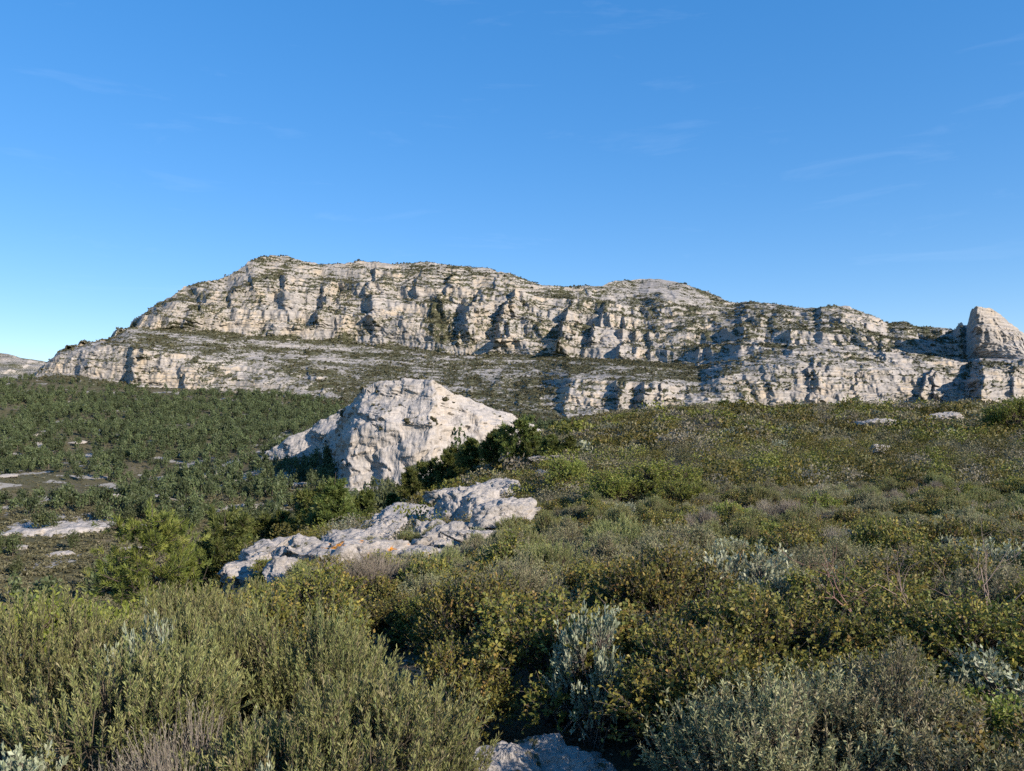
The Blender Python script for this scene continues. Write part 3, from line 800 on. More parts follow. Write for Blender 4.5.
def shrub_parts(kind, seed, dens=1.0, big=1.0, stemk=1.0):
    """returns leaves (V,F,C) and stems (V,F,C); dens scales the number of leaves, big their size"""
    K = KIND[kind]; r = np.random.default_rng(seed)
    R, H = K['R'], K['H']
    nl = K['lobes']
    dirs = unitv(r.normal(size=(nl, 3)) * [1, 1, .8] + [0, 0, .35])
    dirs[:, 2] = np.where(dirs[:, 2] < -.25, -dirs[:, 2], dirs[:, 2])
    rad = (.62 + .28 * r.random(nl) + .18 * gnoise(dirs[:, 0] * 1.7 + seed, dirs[:, 1] * 1.7, dirs[:, 2] * 1.7, seed % 50))
    lc = dirs * rad[:, None] * [R, R, H * .52] + [0, 0, H * .46]
    lc[:, 2] = np.maximum(lc[:, 2], .08)
    lr = R * r.uniform(.20, .37, nl)
    # main stems
    b0 = r.normal(size=(nl, 3)) * [.05, .05, 0]
    stem = [curve_tubes(b0, lc, .010 * stemk, .005 * stemk, r, 4, .10)]
    # shoots
    m = K['twn']
    per = int(max(3, m * min(1.0, .35 + .65 * dens)))
    idx = np.repeat(np.arange(nl), per)
    c0 = lc[idx]
    off = unitv(r.normal(size=(len(idx), 3)) + [0, 0, .35]) * (r.random((len(idx), 1)) ** .45)
    tip0 = c0 + off * lr[idx][:, None] * [1, 1, .9]
    tl = r.uniform(*K['tw'], (len(idx), 1))
    td = unitv(unitv(tip0 - [0, 0, H * .25]) * .8 + off * .5 + [0, 0, K['up']] + r.normal(size=(len(idx), 3)) * .22)
    st = tip0 - td * tl * .55
    tip = st + td * tl
    V, Fq, _ = curve_tubes(st, tip, K.get('tr', .0020) * stemk, .0008 * stemk, r, 1 if dens < .4 else 2, .05)
    stem.append((V, Fq, None))
    lk = np.minimum(1, np.arange(len(idx)) / 1)
    V, Fq, _ = curve_tubes(c0 - (c0 - [0, 0, H * .3]) * .25, st, .004 * stemk, .003 * stemk, r, 1, .05)
    stem.append((V, Fq, None))
    # leaves
    lpt = max(2, int(round(K['lpt'] * dens / min(1.0, .35 + .65 * dens))))
    n_ = len(idx) * lpt
    ti = np.repeat(np.arange(len(idx)), lpt)
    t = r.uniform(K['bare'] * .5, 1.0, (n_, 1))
    b = st[ti] + td[ti] * tl[ti] * t
    ld = unitv(td[ti] * (1.25 - K['ang'] * .55) + unitv(r.normal(size=(n_, 3))) * K['ang'])
    V, Fl = kites(r, b, ld, K['ll'] * big * r.uniform(.7, 1.25, n_), K['lw'] * big * r.uniform(.8, 1.2, n_))
    tc_ = pal(r, K['pal'], len(idx))
    lobe_c = r.uniform(.85, 1.15, (nl, 1))[idx]
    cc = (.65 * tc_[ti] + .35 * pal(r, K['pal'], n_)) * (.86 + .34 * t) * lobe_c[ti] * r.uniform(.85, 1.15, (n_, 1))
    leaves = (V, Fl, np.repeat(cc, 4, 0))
    Vs, Fs, o_ = [], [], 0
    for s_ in stem:
        Vs.append(s_[0]); Fs.append(s_[1] + o_); o_ += len(s_[0])
    SV = np.concatenate(Vs)
    sc_ = np.array(K['wood']) * r.uniform(.7, 1.25, (len(SV) // 6 + 1, 1))
    return leaves, (SV, np.concatenate(Fs), np.repeat(sc_, 6, 0)[:len(SV)])

def join(*parts):
    Vs, Fs, Cs, o_ = [], [], [], 0
    for V, Fq, C in parts:
        Vs.append(V); Fs.append(Fq + o_); Cs.append(C); o_ += len(V)
    return np.concatenate(Vs), np.concatenate(Fs), np.concatenate(Cs)

def bake(name, protos, which, pos, scl, rot, mul, mat, kind='stuff'):
    """many copies of small prototypes in one mesh (only for what nobody could count)"""
    Vs, Fs, Cs, o_ = [], [], [], 0
    for k, (V, Fq, C) in enumerate(protos):
        s_ = np.nonzero(which == k)[0]
        if not len(s_): continue
        c, s = np.cos(rot[s_])[:, None], np.sin(rot[s_])[:, None]
        v = V[None] * scl[s_][:, None, :]
        X_ = v[..., 0] * c - v[..., 1] * s + pos[s_, 0:1]
        Y_ = v[..., 0] * s + v[..., 1] * c + pos[s_, 1:2]
        Z_ = v[..., 2] + pos[s_, 2:3]
        Vs.append(np.stack([X_, Y_, Z_], -1).reshape(-1, 3).astype(np.float32))
        Fs.append((Fq[None] + (np.arange(len(s_)) * len(V))[:, None, None] + o_).reshape(-1, Fq.shape[1]).astype(np.int32))
        Cs.append((C[None] * mul[s_][:, None, :]).reshape(-1, 3).astype(np.float32))
        o_ += len(s_) * len(V)
    me = raw_mesh(name, np.concatenate(Vs), np.concatenate(Fs), np.concatenate(Cs))
    return tag(link(name, me, mat), kind=kind)

def clump_proto(kind_pal, seed, nq, size, rx, h, z0=0.0, lob=9, out=.75):
    """a distant bush or crown: leaf clumps spread through lumpy lobes"""
    r = np.random.default_rng(seed)
    d = unitv(r.normal(size=(lob, 3)))
    lc = d * r.uniform(.6 * out, out, (lob, 1)) * [rx, rx, h * .5] + [0, 0, z0 + h * .5]
    k = r.integers(0, lob, nq)
    b = lc[k] + unitv(r.normal(size=(nq, 3))) * (r.random((nq, 1)) ** .4) * [rx * .48, rx * .48, h * .26]
    b[:, 2] = np.maximum(b[:, 2], z0 + .02)
    ld = unitv(r.normal(size=(nq, 3)) + [0, 0, .5])
    V, Fq = kites(r, b - ld * size * .5, ld, size * r.uniform(.7, 1.3, nq), size * .62 * r.uniform(.7, 1.2, nq))
    av = pal(r, kind_pal, 400).mean(0)
    cc = (.6 * av + .4 * pal(r, kind_pal, nq)) * r.uniform(.82, 1.18, (lob, 1))[k]
    return V, Fq, np.repeat(cc, 4, 0)

# ---- pines
PINE = [((.056,.070,.018),4),((.074,.086,.022),3),((.042,.054,.015),3),((.090,.095,.030),1)]
PINE_B = [((.082,.094,.018),4),((.108,.114,.024),3),((.060,.072,.016),3),((.13,.128,.035),1)]
def pine_parts(seed, h, rx, tufts, npt, nl, nw, form='round', PINE=PINE):
    r = np.random.default_rng(seed)
    lean = r.normal(size=2) * .06 * h
    nb = int(tufts / 14)
    tz = r.uniform(.18, .97, nb)
    az = np.arange(nb) * 2.4 + r.normal(size=nb) * .4
    if form == 'round': prof = np.sqrt(np.clip(1 - ((tz - .55) / .52) ** 2, .03, 1))
    else: prof = np.clip(1.12 - tz, .12, 1) ** .75 * np.clip(tz * 4.5, .3, 1)
    bl = rx * prof * r.uniform(.65, 1.1, nb)
    tp = lambda t: np.stack([lean[0] * t ** 1.5, lean[1] * t ** 1.5, h * t], -1)
    a = tp(tz * .86)
    e = a + np.stack([np.cos(az) * bl, np.sin(az) * bl, bl * r.uniform(.12, .55, nb)], -1)
    ts = np.linspace(0, .97, 9)
    tr_ = [tubes(tp(ts[:-1]), tp(ts[1:]),   .015 * h * (1 - ts[:-1] * .85), .015 * h * (1 - ts[1:] * .85))]
    V, Fq, mid = curve_tubes(a, e,   .005 * h, .0015 * h, r, 4, .08)
    tr_.append((V, Fq))
    bi = np.repeat(np.arange(nb), 14)
    t = r.uniform(.35, 1.0, (len(bi), 1))
    q = (1 - t) ** 2 * a[bi] + 2 * t * (1 - t) * mid[bi] + t * t * e[bi]
    spread = bl[bi][:, None] * .34
    tip = q + unitv(r.normal(size=q.shape) + [0, 0, .5]) * spread * r.random((len(bi), 1)) ** .5
    V, Fq, _ = curve_tubes(q, tip, .003 * h * .5, .0012 * h * .5, r, 1, .05)
    tr_.append((V, Fq))
    td = unitv(tip - q + unitv(e[bi] - a[bi]) * spread * .6 + [0, 0, .12])
    ni = np.repeat(np.arange(len(bi)), npt)
    nn = len(ni)
    b = tip[ni] - td[ni] * r.uniform(0, 1, (nn, 1)) * nl * 1.3
    ld = unitv(td[ni] * .9 + unitv(r.normal(size=(nn, 3))) * .75 + [0, 0, .1])
    V, Fl = kites(r, b, ld, nl * r.uniform(.7, 1.2, nn), nw)
    cc = (pal(r, PINE, len(bi)) * r.uniform(.8, 1.2, (len(bi), 1)))[ni] * r.uniform(.85, 1.15, (nn, 1))
    Vs, Fs, o_ = [], [], 0
    for v, f in tr_:
        Vs.append(v); Fs.append(f + o_); o_ += len(v)
    SV = np.concatenate(Vs)
    return (V, Fl, np.repeat(cc, 4, 0)), (SV, np.concatenate(Fs), np.tile([[.075, .06, .05]], (len(SV), 1)))

def empty(name, loc, rz=0.0):
    o = bpy.data.objects.new(name, None)
    o.empty_display_size = 0.2
    COL.objects.link(o); o.location = loc; o.rotation_euler = (0, 0, rz)
    return o

def copy_tree(o):
    c = o.copy(); COL.objects.link(c)
    for ch in o.children:
        d = ch.copy(); COL.objects.link(d); d.parent = c
    return c

def plant_thing(name, lv, st, pn=('foliage', 'stems')):
    root = empty(name, (0, 0, -500))
    link(pn[0], raw_mesh(pn[0], *lv), M_leaf, root)
    link(pn[1], raw_mesh(pn[1], *st), M_wood, root)
    return root

rs = np.random.default_rng(42)
CAT = {'rosemary': ('rosemary_shrub', 'shrub'), 'heath': ('heath_shrub', 'shrub'), 'oak': ('kermes_oak', 'shrub'), 'mastic': ('mastic_shrub', 'shrub'),
       'rockrose': ('rockrose_shrub', 'shrub'), 'dry': ('dry_shrub', 'shrub')}
_first = {}
def place(protos, key, p, s, rz, label, cat, group=None):
    """first use moves the prototype itself, later uses copy it with its parts"""
    o = protos[key]
    if key in _first: o = copy_tree(o)
    _first[key] = 1
    o.location = (float(p[0]), float(p[1]), float(p[2])); o.rotation_euler = (0, 0, float(rz))
    o.scale = tuple(float(v) for v in s)
    tag(o, label, cat)
    if group: o['group'] = group
    elif 'group' in o: del o['group']
    return o

# ---- near shrubs, each with foliage and stems
HI = {}
for kd in KIND:
    for v in range(3):
        lv, st = shrub_parts(kd, 1000 + 17 * v + len(kd) * 131, 1.0)
        HI[(kd, v)] = plant_thing(CAT[kd][0], lv, st)
OCC = []            # x, y, radius of every plant in the near zone
HEROES = [
 # kind, column, metres ahead, scale across, scale up, label
 ('rosemary', 358, 3.25, 1.05, .90, 'large bright green rosemary bush at the lower frame edge, beside the dark gap'),
 ('rosemary', 268, 3.10, .80, .80, 'dense green rosemary clump between the big rosemary and the small silver shoot'),
 ('rosemary', 222, 4.40, .85, 1.15, 'tall twiggy rosemary with pale bare stems, in front of the lone pine'),
 ('rosemary', 130, 3.70, 1.05, .98, 'wide straggly rosemary with dead grey twigs at its heart'),
 ('rosemary', 62, 4.70, 1.10, 1.12, 'tall dusty green rosemary at the left edge behind the silver rockrose'),
 ('rosemary', 310, 4.60, 1.00, 1.08, 'upright pale-stemmed rosemary behind the large bright green one'),
 ('rosemary', 175, 5.80, 1.05, 1.2, 'feathery rosemary on the edge right below the lone pine'),
 ('dry', 112, 2.95, .70, .72, 'tangle of dead grey twigs low down between two rosemaries'),
 ('dry', 196, 3.1, .75, .86, 'small bare twiggy shrub under the tall rosemary'),
 ('rockrose', 4, 3.15, .70, .95, 'silver-leaved rockrose in the bottom left corner'),
 ('rockrose', 276, 2.95, .30, .95, 'narrow silver rockrose shoot standing between two green rosemaries'),
 ('rockrose', 6, 4.9, .75, 1.15, 'pale rockrose at the left edge above the corner one'),
 ('rockrose', 138, 4.3, .55, 1.45, 'silvery rockrose sprig poking out among the straggly rosemary'),
 ('mastic', 20, 6.6, 1.3, 1.45, 'olive green mastic bush at the far left brink of the slope'),
 ('mastic', 95, 7.2, 1.2, 1.45, 'bushy mastic at the brink, left of the lone pine'),
 ('oak', 230, 7.0, 1.1, 1.25, 'yellowish kermes oak at the brink, right of the lone pine'),
 ('oak', 300, 8.0, 1.2, 1.2, 'leafy kermes oak in front of the lowest limestone slab'),
 ('dry', 368, 12.2, 1.55, 1.35, 'bare grey bush in front of the lichen-spotted ledge'),
 ('oak', 560, 5.3, 1.15, 1.05, 'broad kermes oak with yellow-flecked leaves right behind the shaded bottom rock'),
 ('oak', 480, 6.3, .90, 1.05, 'kermes oak half in shade beside the dark gap'),
 ('oak', 462, 5.0, .62, .72, 'low shaded kermes oak at the edge of the dark gap, above the small shaded rock'),
 ('oak', 662, 5.3, .95, .88, 'kermes oak over the right end of the bottom rock'),
 ('oak', 700, 4.5, .95, .85, 'dense kermes oak between the bottom rock and the grey-leaved corner shrub'),
 ('oak', 770, 5.3, 1.1, 1.0, 'rounded kermes oak with amber leaves, below the big silver rockrose'),
 ('oak', 860, 6.6, 1.2, 1.0, 'spreading kermes oak behind the grey-leaved corner shrub'),
 ('oak', 985, 5.0, 1.0, .95, 'kermes oak under the bare forked branch'),
 ('oak', 930, 8.2, 1.3, 1.05, 'kermes oak with russet leaves behind the bare forked branch'),
 ('heath', 878, 3.75, .85, .95, 'airy grey-green shrub near the bottom right corner'),
 ('heath', 965, 3.15, .80, .80, 'tousled grey shrub in the bottom right corner, with dry stalks'),
 ('heath', 778, 3.5, .90, .92, 'shaded grey-green shrub at the lower frame edge, left of the corner shrub'),
 ('rockrose', 596, 4.75, .62, 1.25, 'silver rockrose standing out of dark kermes oaks behind the bottom rock'),
 ('rockrose', 742, 7.3, 1.35, 1.5, 'biggest silver rockrose, rounded, above the amber kermes oak'),
 ('rockrose', 640, 7.2, .8, 1.2, 'dull silver rockrose beside grey twigs, between the two brighter ones'),
 ('rockrose', 815, 3.9, .55, .85, 'blue-green rockrose low down beside the shaded grey shrub'),
 ('rockrose', 1004, 9.0, 1.25, 1.35, 'silver rockrose at the right frame edge'),
 ('dry', 700, 7.2, .80, .95, 'grey leafless twigs in front of the biggest silver rockrose'),
 ('dry', 880, 9.6, .95, .85, 'purplish grey twiggy bush among the kermes oaks on the right'),
 ('dry', 690, 3.3, .40, .50, 'pale dry grass-like tuft at the lower frame edge, right of the bottom rock'),
 ('heath', 520, 9.2, 1.0, 1.1, 'grey-green heath behind the half shaded kermes oak'),
 ('heath', 660, 9.5, 1.1, 1.1, 'tall grey heath behind the dull silver rockrose'),
 ('heath', 435, 10.2, 1.0, .95, 'grey-green heath on the near side of the rounded ledge-end rock'),
 ('mastic', 318, 9.6, 1.0, .85, 'low green mastic below the bare grey bush'),
 ('mastic', 655, 31, 3.2, 2.3, 'bright yellow-green mastic thicket, biggest in the middle of the slope'),
 ('mastic', 615, 30, 2.2, 1.9, 'smaller yellow-green mastic joined to the bright thicket'),
 ('mastic', 685, 28, 1.9, 1.5, 'low yellow-green mastic at the foot of the bright thicket'),
 ('mastic', 1016, 66, 4.4, 4.2, 'deep green rounded bush at the right edge of the far scrub slope'),
 ('mastic', 568, 46, 2.3, 2.2, 'dark green mastic in front of the flat pale rock strip'),
]
hv = {}
for kd, px, Yh, sx, sz, lb in HEROES:
    p = at(px, Yh)
    v = hv.get(kd, 0); hv[kd] = v + 1
    place(HI, (kd, v % 3), p - [0, 0, .03], (sx, sx, sz), rs.uniform(0, 6.28), lb, 'shrub')
    OCC.append((p[0], p[1], KIND[kd]['R'] * sx))

def in_rocks(x, y, pad=0.0):
    return any((x - a) ** 2 + (y - b) ** 2 < (c + pad) ** 2 for a, b, c in ROCK_XY)

def px_of(x, y): return CX + F * x / y
def row_of(y, z): return HR - F * z / y

# ---- the rest of the shrubs one can count
def scatter(y0, y1, px0, px1, sp0, sp1, keep, seed, side=0.0):
    """dart throwing, spacing grows from sp0 to sp1 with distance"""
    r = np.random.default_rng(seed)
    out = []
    Yc = y0
    while Yc < y1:
        s = sp0 + (sp1 - sp0) * (Yc - y0) / (y1 - y0)
        x = (px0 - CX) / F * Yc - side + r.uniform(0, s)
        while x < (px1 - CX) / F * Yc + side:
            xx, yy = x + r.uniform(-.32, .32) * s, Yc + r.uniform(-.32, .32) * s
            if keep(xx, yy): out.append((xx, yy))
            x += s
        Yc += s * .9
    return np.array(out)

r_nr = np.random.default_rng(17)
def near_keep(x, y):
    px = px_of(x, y)
    if y < 4.9 and 395 < px < 640: return False
    if 372 < px < 440 and 4.2 < y < 8.5: return False           # the dark gap
    if px < 250 and y > 9.5: return False
    if px < 360 and y > 14 + (px - 250) * .1 and y < 22: return False
    if px < 400 and y < 7 and r_nr.random() < .55: return False
    if y < 12 and r_nr.random() < .12: return False
    if in_rocks(x, y, .25): return False
    if 285 < px < 520 and 18 < y < 24.5 and r_nr.random() < .6: return False
    if any((x - a) ** 2 + (y - b) ** 2 < (c * .8) ** 2 for a, b, c in OCC): return False
    return True

pts = scatter(3.3, 33, -60, 1090, .74, 1.22, near_keep, 7, 3.0)
LABEL = {
 'rosemary': 'olive rosemary bush lost in the mixed scrub of the near slope',
 'heath': 'grey-green heath bush lost in the mixed scrub of the near slope',
 'oak': 'small dark kermes oak filling the scrub of the near slope',
 'mastic': 'green mastic bush filling the scrub of the near slope',
 'rockrose': 'small pale rockrose dotted among the scrub of the near slope',
 'dry': 'grey leafless twig bush dotted among the scrub of the near slope'}
GROUP = {'rosemary': 'rosemary bushes of the near slope', 'heath': 'heath bushes of the near slope', 'oak': 'kermes oaks of the near slope',
         'mastic': 'mastic bushes of the near slope', 'rockrose': 'rockroses of the near slope', 'dry': 'dry twig bushes of the near slope'}
MID = {}
for kd in KIND:
    for v in range(4):
        K = KIND[kd]
        lv, st = shrub_parts(kd, 4000 + 23 * v + len(kd) * 77, .55, 1.4, 1.3)
        MID[(kd, v)] = link(CAT[kd][0], raw_mesh(CAT[kd][0], *join(lv, st)), M_leaf, None, (0, 0, -500))
cnt = {}
def pick(x, y, r):
    px = px_of(x, y)
    a = float(fbm(x / 4.5, y / 6.0, 0, 2, 311)); b = float(fbm(x / 3.0, y / 5.0, 0, 2, 317))
    w = dict(rosemary=1.0, heath=1.25, oak=1.0, mastic=.35, rockrose=.22, dry=.42)
    if px > 640 and y < 14: w['oak'] *= 2.6; w['rosemary'] *= .4
    if px < 380 and y < 8: w['rosemary'] *= 3
    w['oak'] *= math.exp(3.2 * a); w['heath'] *= math.exp(-2.4 * a); w['mastic'] *= math.exp(2.5 * b); w['dry'] *= math.exp(-2.6 * b)
    k = list(w); q = np.array([w[i] for i in k]); return k[r.choice(len(k), p=q / q.sum())]
r7 = np.random.default_rng(77)
for x, y in pts:
    kd = pick(x, y, r7)
    if -40 < px_of(x, y) < 1064:
        if cnt.get(kd, 0) >= 285: kd = min(cnt, key=cnt.get)
        cnt[kd] = cnt.get(kd, 0) + 1
    s = r7.uniform(.78, 1.15); sz = s * r7.uniform(.8, 1.12) * (1.0 if y > 6 else .9)
    v = int(r7.integers(0, 4)) if y > 11 else int(r7.integers(0, 3))
    pr = MID if y > 11 else HI
    place(pr, (kd, v), (x, y, float(zg(x, y)) - .03), (s, s, sz), r7.uniform(0, 6.28), LABEL[kd], 'shrub', GROUP[kd])
print('near shrubs', cnt)

# ---- far scrub: thousands of bushes run together
def far_keep(x, y):
    px = px_of(x, y)
    if r_far.random() < .14: return False
    if in_rocks(x, y, -.1): return False
    if y > 34 and px < 330 and y < 44: return False
    return True
r_far = np.random.default_rng(31)
fp = np.concatenate([scatter(33, 62, 225, 1130, 1.1, 1.35, far_keep, 8), scatter(62, 175, 235, 1160, 1.45, 1.9, far_keep, 9)])
FK = ['rosemary', 'heath', 'oak', 'mastic', 'dry', 'rockrose']
prN = [clump_proto(KIND[k]['pal'], 500 + i * 7 + v, 330, .088 if k != 'dry' else .07, .68, .9, 0, 10) for i, k in enumerate(FK) for v in range(2)]
prF = [clump_proto(KIND[k]['pal'], 600 + i * 7 + v, 120, .19, .95, .9, 0, 9) for i, k in enumerate(FK) for v in range(2)]
def kinds_for(P, seed):
    r = np.random.default_rng(seed)
    a = fbm(P[:, 0] / 9, P[:, 1] / 14, 0, 3, 401) * 2.4; b = fbm(P[:, 0] / 7, P[:, 1] / 12, 0, 3, 407) * 2.4
    W = np.stack([np.ones(len(P)), 1.3 * np.exp(-a), 1.3 * np.exp(1.3 * a), .42 * np.exp(b), .24 * np.exp(-b), .02 * np.ones(len(P))], 1)
    W /= W.sum(1, keepdims=True)
    return (W.cumsum(1) < r.random((len(P), 1))).sum(1).clip(0, 5) * 2 + r.integers(0, 2, len(P))
def bush_bake(name, P, protos, s0, s1, seed, mul=1.0):
    r = np.random.default_rng(seed)
    n_ = len(P)
    s = r.uniform(s0, s1, (n_, 1)) * np.where(r.random((n_, 1)) < .16, r.uniform(1.25, 1.7, (n_, 1)), 1)
    pos = np.column_stack([P, zg(P[:, 0], P[:, 1]) - .05])
    return bake(name, protos, kinds_for(P, seed), pos, s * np.column_stack([np.ones(n_), np.ones(n_), r.uniform(.75, 1.15, n_)]), r.uniform(0, 6.28, n_), mul * r.uniform(.62, 1.25, (n_, 1)) * np.ones((1, 3)), M_leaf)
nf = fp[:, 1] < 62
bush_bake('slope_scrub', fp[nf], prN, .7, 1.45, 21)
bush_bake('brow_scrub', fp[~nf], prF, .75, 1.5, 22)
# ------------------------------------------------------------------ trees
PR = {}
lv, st = pine_parts(71, 6.6, 2.1, 1000, 34, .20, .022, 'round', PINE_B)
PR['lone'] = plant_thing('pine_tree', lv, st, ('crown', 'trunk'))
for v in range(4):
    lv, st = pine_parts(80 + v, 5.2, 2.0 + .2 * (v % 2), 640, 26, .32, .055, 'round' if v == 1 else 'cone')
    PR[('mid', v)] = plant_thing('pine_tree', lv, st, ('crown', 'trunk'))
p = at(155, 23)
place(PR, 'lone', p - [0, 0, .1], (.80, .80, .93), 1.1, 'lone bright green pine at the brink of the valley, behind the twiggy rosemaries', 'pine tree')
TREES = [
 (410, 78, .95, .98, 'nearest pine of the clump, at the low end by the limestone steps'), (426, 84, .9, 1.0, 'second pine of the clump, close behind the nearest one'),
 (447, 82, 1.0, 1.0, 'broad pine under the sunlit face of the big outcrop'), (472, 78, .95, .98, 'pine right of the broad one, in front of the grey slab of the outcrop'),
 (493, 75, .95, 1.0, 'thick pine in the middle of the clump'), (516, 72, 1.0, 1.0, 'tallest pine of the clump, with a rounded top'),
 (532, 72, .8, .82, 'pine just right of the tallest one'), (552, 68, .72, .58, 'low light green pine at the open end of the clump'), (570, 68, .6, .48, 'stunted pine at the scrub edge of the clump'),
 (459, 88, .9, .95, 'pine half hidden behind the broad one'), (504, 80, .9, .95, 'pine half hidden behind the tallest one'), (394, 86, .75, .75, 'small pine left of the nearest pine of the clump'),
 (331, 60, 1.15, 1.19, 'dark pointed pine behind the smooth tilted slab'), (314, 66, 1.09, 1.21, 'pine left of the dark pointed one'), (345, 72, 1.09, 1.25, 'pine right of the dark pointed one, below the outcrop'),
 (362, 78, 1.03, 1.12, 'bushy pine at the foot of the outcrop, towards the clump'), (285, 70, 1.15, 1.29, 'round pine above the slab on the valley side'), (262, 66, 1.15, 1.19, 'low wide pine at the valley end of the limestone steps'),
 (300, 84, 1.15, 1.32, 'pine behind the round one, facing the rock rib'), (325, 92, 1.15, 1.39, 'tall pine at the dark foot of the outcrop'), (240, 58, 0.98, 1.06, 'round dark pine bush beside the small white rock on the valley edge'),
 (222, 52, 1.03, 1.12, 'pine in shade on the slope right of the lone pine'), (205, 62, 1.03, 1.12, 'dark pine peeping over the slope behind the lone pine'), (252, 92, 1.15, 1.32, 'pine down the slope in front of the valley wood'),
 (272, 104, 1.15, 1.39, 'pine farther down the slope under the rock rib'), (722, 128, .55, .42, 'little pine on the brow under the dark lower cliff'), (716, 130, .4, .32, 'bush-sized pine beside the little one on the brow'),
]
for i, (px, Yt, sx, sz, lb) in enumerate(TREES):
    place(PR, ('mid', i % 4), at(px, Yt) - [0, 0, .15], (sx, sx, sz), rs.uniform(0, 6.28), lb, 'pine tree')

# valley wood
FP = [((.041,.051,.021),4),((.052,.061,.025),3),((.032,.042,.017),3),((.066,.070,.033),1)]
def far_tree(seed, nq, size):
    V, Fq, C = clump_proto(FP, seed, nq, size, 2.5, 5.6, .4, 15, .64)
    tv, tf = tubes(np.array([[0, 0, -.4], [.0, .0, 1.4]]), np.array([[0, 0, 1.4], [.1, .05, 4.2]]), .09, .04)
    return join((V, Fq, C), (tv, tf, np.tile([[.13, .10, .08]], (len(tv), 1))))
rf = np.random.default_rng(99)
cand = []
def gdist(x, y):
    """share of the slope covered by wood"""
    px = px_of(x, y)
    d = 0.40 + 2.3 * fbm(x / 55, y / 80, 0, 3, 501)
    d = d + .42 * sstep(480, 620, y) * (1 - sstep(860, 980, y))
    d = d - .9 * sstep(960, 1080, y) + .9 * np.exp(-((px - 285) / 45) ** 2) * (y < 485) * (y > 330)
    d = d - .45 * np.exp(-((px - 90) / 70) ** 2 - ((y - 420) / 60) ** 2)
    d = d - 1.0 * (y < 345) * (px < 190) * (y > 300)
    d = d - .5 * sstep(345, 420, px) * (y > 470)
    return d
n_try = 26000
Yt = np.sqrt(rf.uniform(105 ** 2, 1120 ** 2, n_try)); pxt = rf.uniform(-170, 600, n_try)
xt = (pxt - CX) / F * Yt
ok = rf.random(n_try) < np.clip(gdist(xt, Yt), 0.02, 1) * (1 - .7 * valley_rock(xt, Yt))
ok &= ~((Yt < 170) & (pxt < 240))
ok &= ~((Yt < 330) & (pxt < 220) & (rf.random(n_try) < .55)) & ~((pxt > 336) & (Yt > 383) & (Yt < 520)) & ~((pxt > 470) & (Yt < 560)) & ~((pxt > 380) & (Yt < 130))
ok &= ~np.array([in_rocks(a, b, .6) if (Yq < 700) else False for a, b, Yq in zip(xt, Yt, Yt)])
T2 = np.column_stack([xt, Yt])[ok]
# thin out to a spacing of about four metres
cell = {}
keep = []
for i, (x, y) in enumerate(T2):
    c = (int(x // 4.3), int(y // 4.3))
    if c in cell: continue
    cell[c] = i; keep.append(i)
T2 = T2[keep]
tz_ = zg(T2[:, 0], T2[:, 1])
pxx = px_of(T2[:, 0], T2[:, 1]); roww = row_of(T2[:, 1], tz_)
inview = (pxx > -5) & (pxx < 600) & (roww < 588)
order = np.argsort(np.where(inview, T2[:, 1], 1e9))
near_i = order[:270]; far_i = order[270:]
protoT = [link('pine_tree', raw_mesh('pine_tree', *far_tree(900 + v, 700, .52)), M_leaf, None, (0, 0, -500)) for v in range(5)]
PRT = {('wood', v): o for v, o in enumerate(protoT)}
for i in near_i:
    s = rf.uniform(.75, 1.7)
    place(PRT, ('wood', int(rf.integers(0, 5))), (T2[i, 0], T2[i, 1], tz_[i] - .1), (s, s, s * rf.uniform(1.05, 1.5)), rf.uniform(0, 6.28),
          'dark green pine scattered over the valley between the rock shelves', 'pine tree', 'scattered pines of the valley')
n_ = len(far_i)
s = rf.uniform(.7, 1.6, (n_, 1))
bake('pine_wood', [far_tree(950 + v, 170, .85) for v in range(6)], rf.integers(0, 6, n_), np.column_stack([T2[far_i], tz_[far_i] - .1]),
     s * np.column_stack([np.ones(n_), np.ones(n_), rf.uniform(1.0, 1.45, n_)]), rf.uniform(0, 6.28, n_), rf.uniform(.55, 1.3, (n_, 1)) * np.ones((1, 3)), M_leaf)
print('wood', len(T2))
# low scrub of the valley side
n_try = 75000
Yt = rf.uniform(60 ** 1.5, 1130 ** 1.5, n_try) ** (1 / 1.5); pxt = rf.uniform(-170, 640, n_try)
xt = (pxt - CX) / F * Yt
ok = (rf.random(n_try) < np.clip(.55 + .8 * fbm(xt / 25, Yt / 35, 0, 3, 521), .05, 1) * (1 - .85 * valley_rock(xt, Yt))) & ~((pxt > 520) & (Yt > 150) & (Yt < 500)) & ~((pxt > 336) & (Yt > 387) & (Yt < 500)) & ~((pxt > 235) & (Yt < 175))
ok &= ~np.array([in_rocks(a, b, -.5) if (b < 700) else False for a, b in zip(xt, Yt)])
V2 = np.column_stack([xt, Yt])[ok]
Yb = rf.uniform(170, 430, 15000); xb = (rf.uniform(-110, 345, 15000) - CX) / F * Yb
V3 = np.column_stack([xb, Yb])[rf.random(15000) < np.clip(.6 + 1.3 * fbm(xb / 16, Yb / 22, 0, 3, 531), .05, 1)]
V2 = np.concatenate([V2, V3[[not in_rocks(a, b_, -.5) for a, b_ in V3]]])
SCP = [((.070,.066,.032),4),((.092,.083,.046),3),((.050,.052,.026),3),((.12,.10,.064),1.5)]
n_ = len(V2)
s = rf.uniform(.5, 1.5, (n_, 1))
s[np.hypot(V2[:, 0], V2[:, 1]) < 480] *= 1.55
bake('valley_scrub', [clump_proto(SCP, 970 + v, 22, .55, 1.0, 1.0, 0, 6) for v in range(5)], rf.integers(0, 5, n_), np.column_stack([V2, zg(V2[:, 0], V2[:, 1]) - .05]),
     s * np.array([[1, 1, .75]]), rf.uniform(0, 6.28, n_), rf.uniform(.8, 1.2, (n_, 1)) * np.ones((1, 3)), M_leaf)

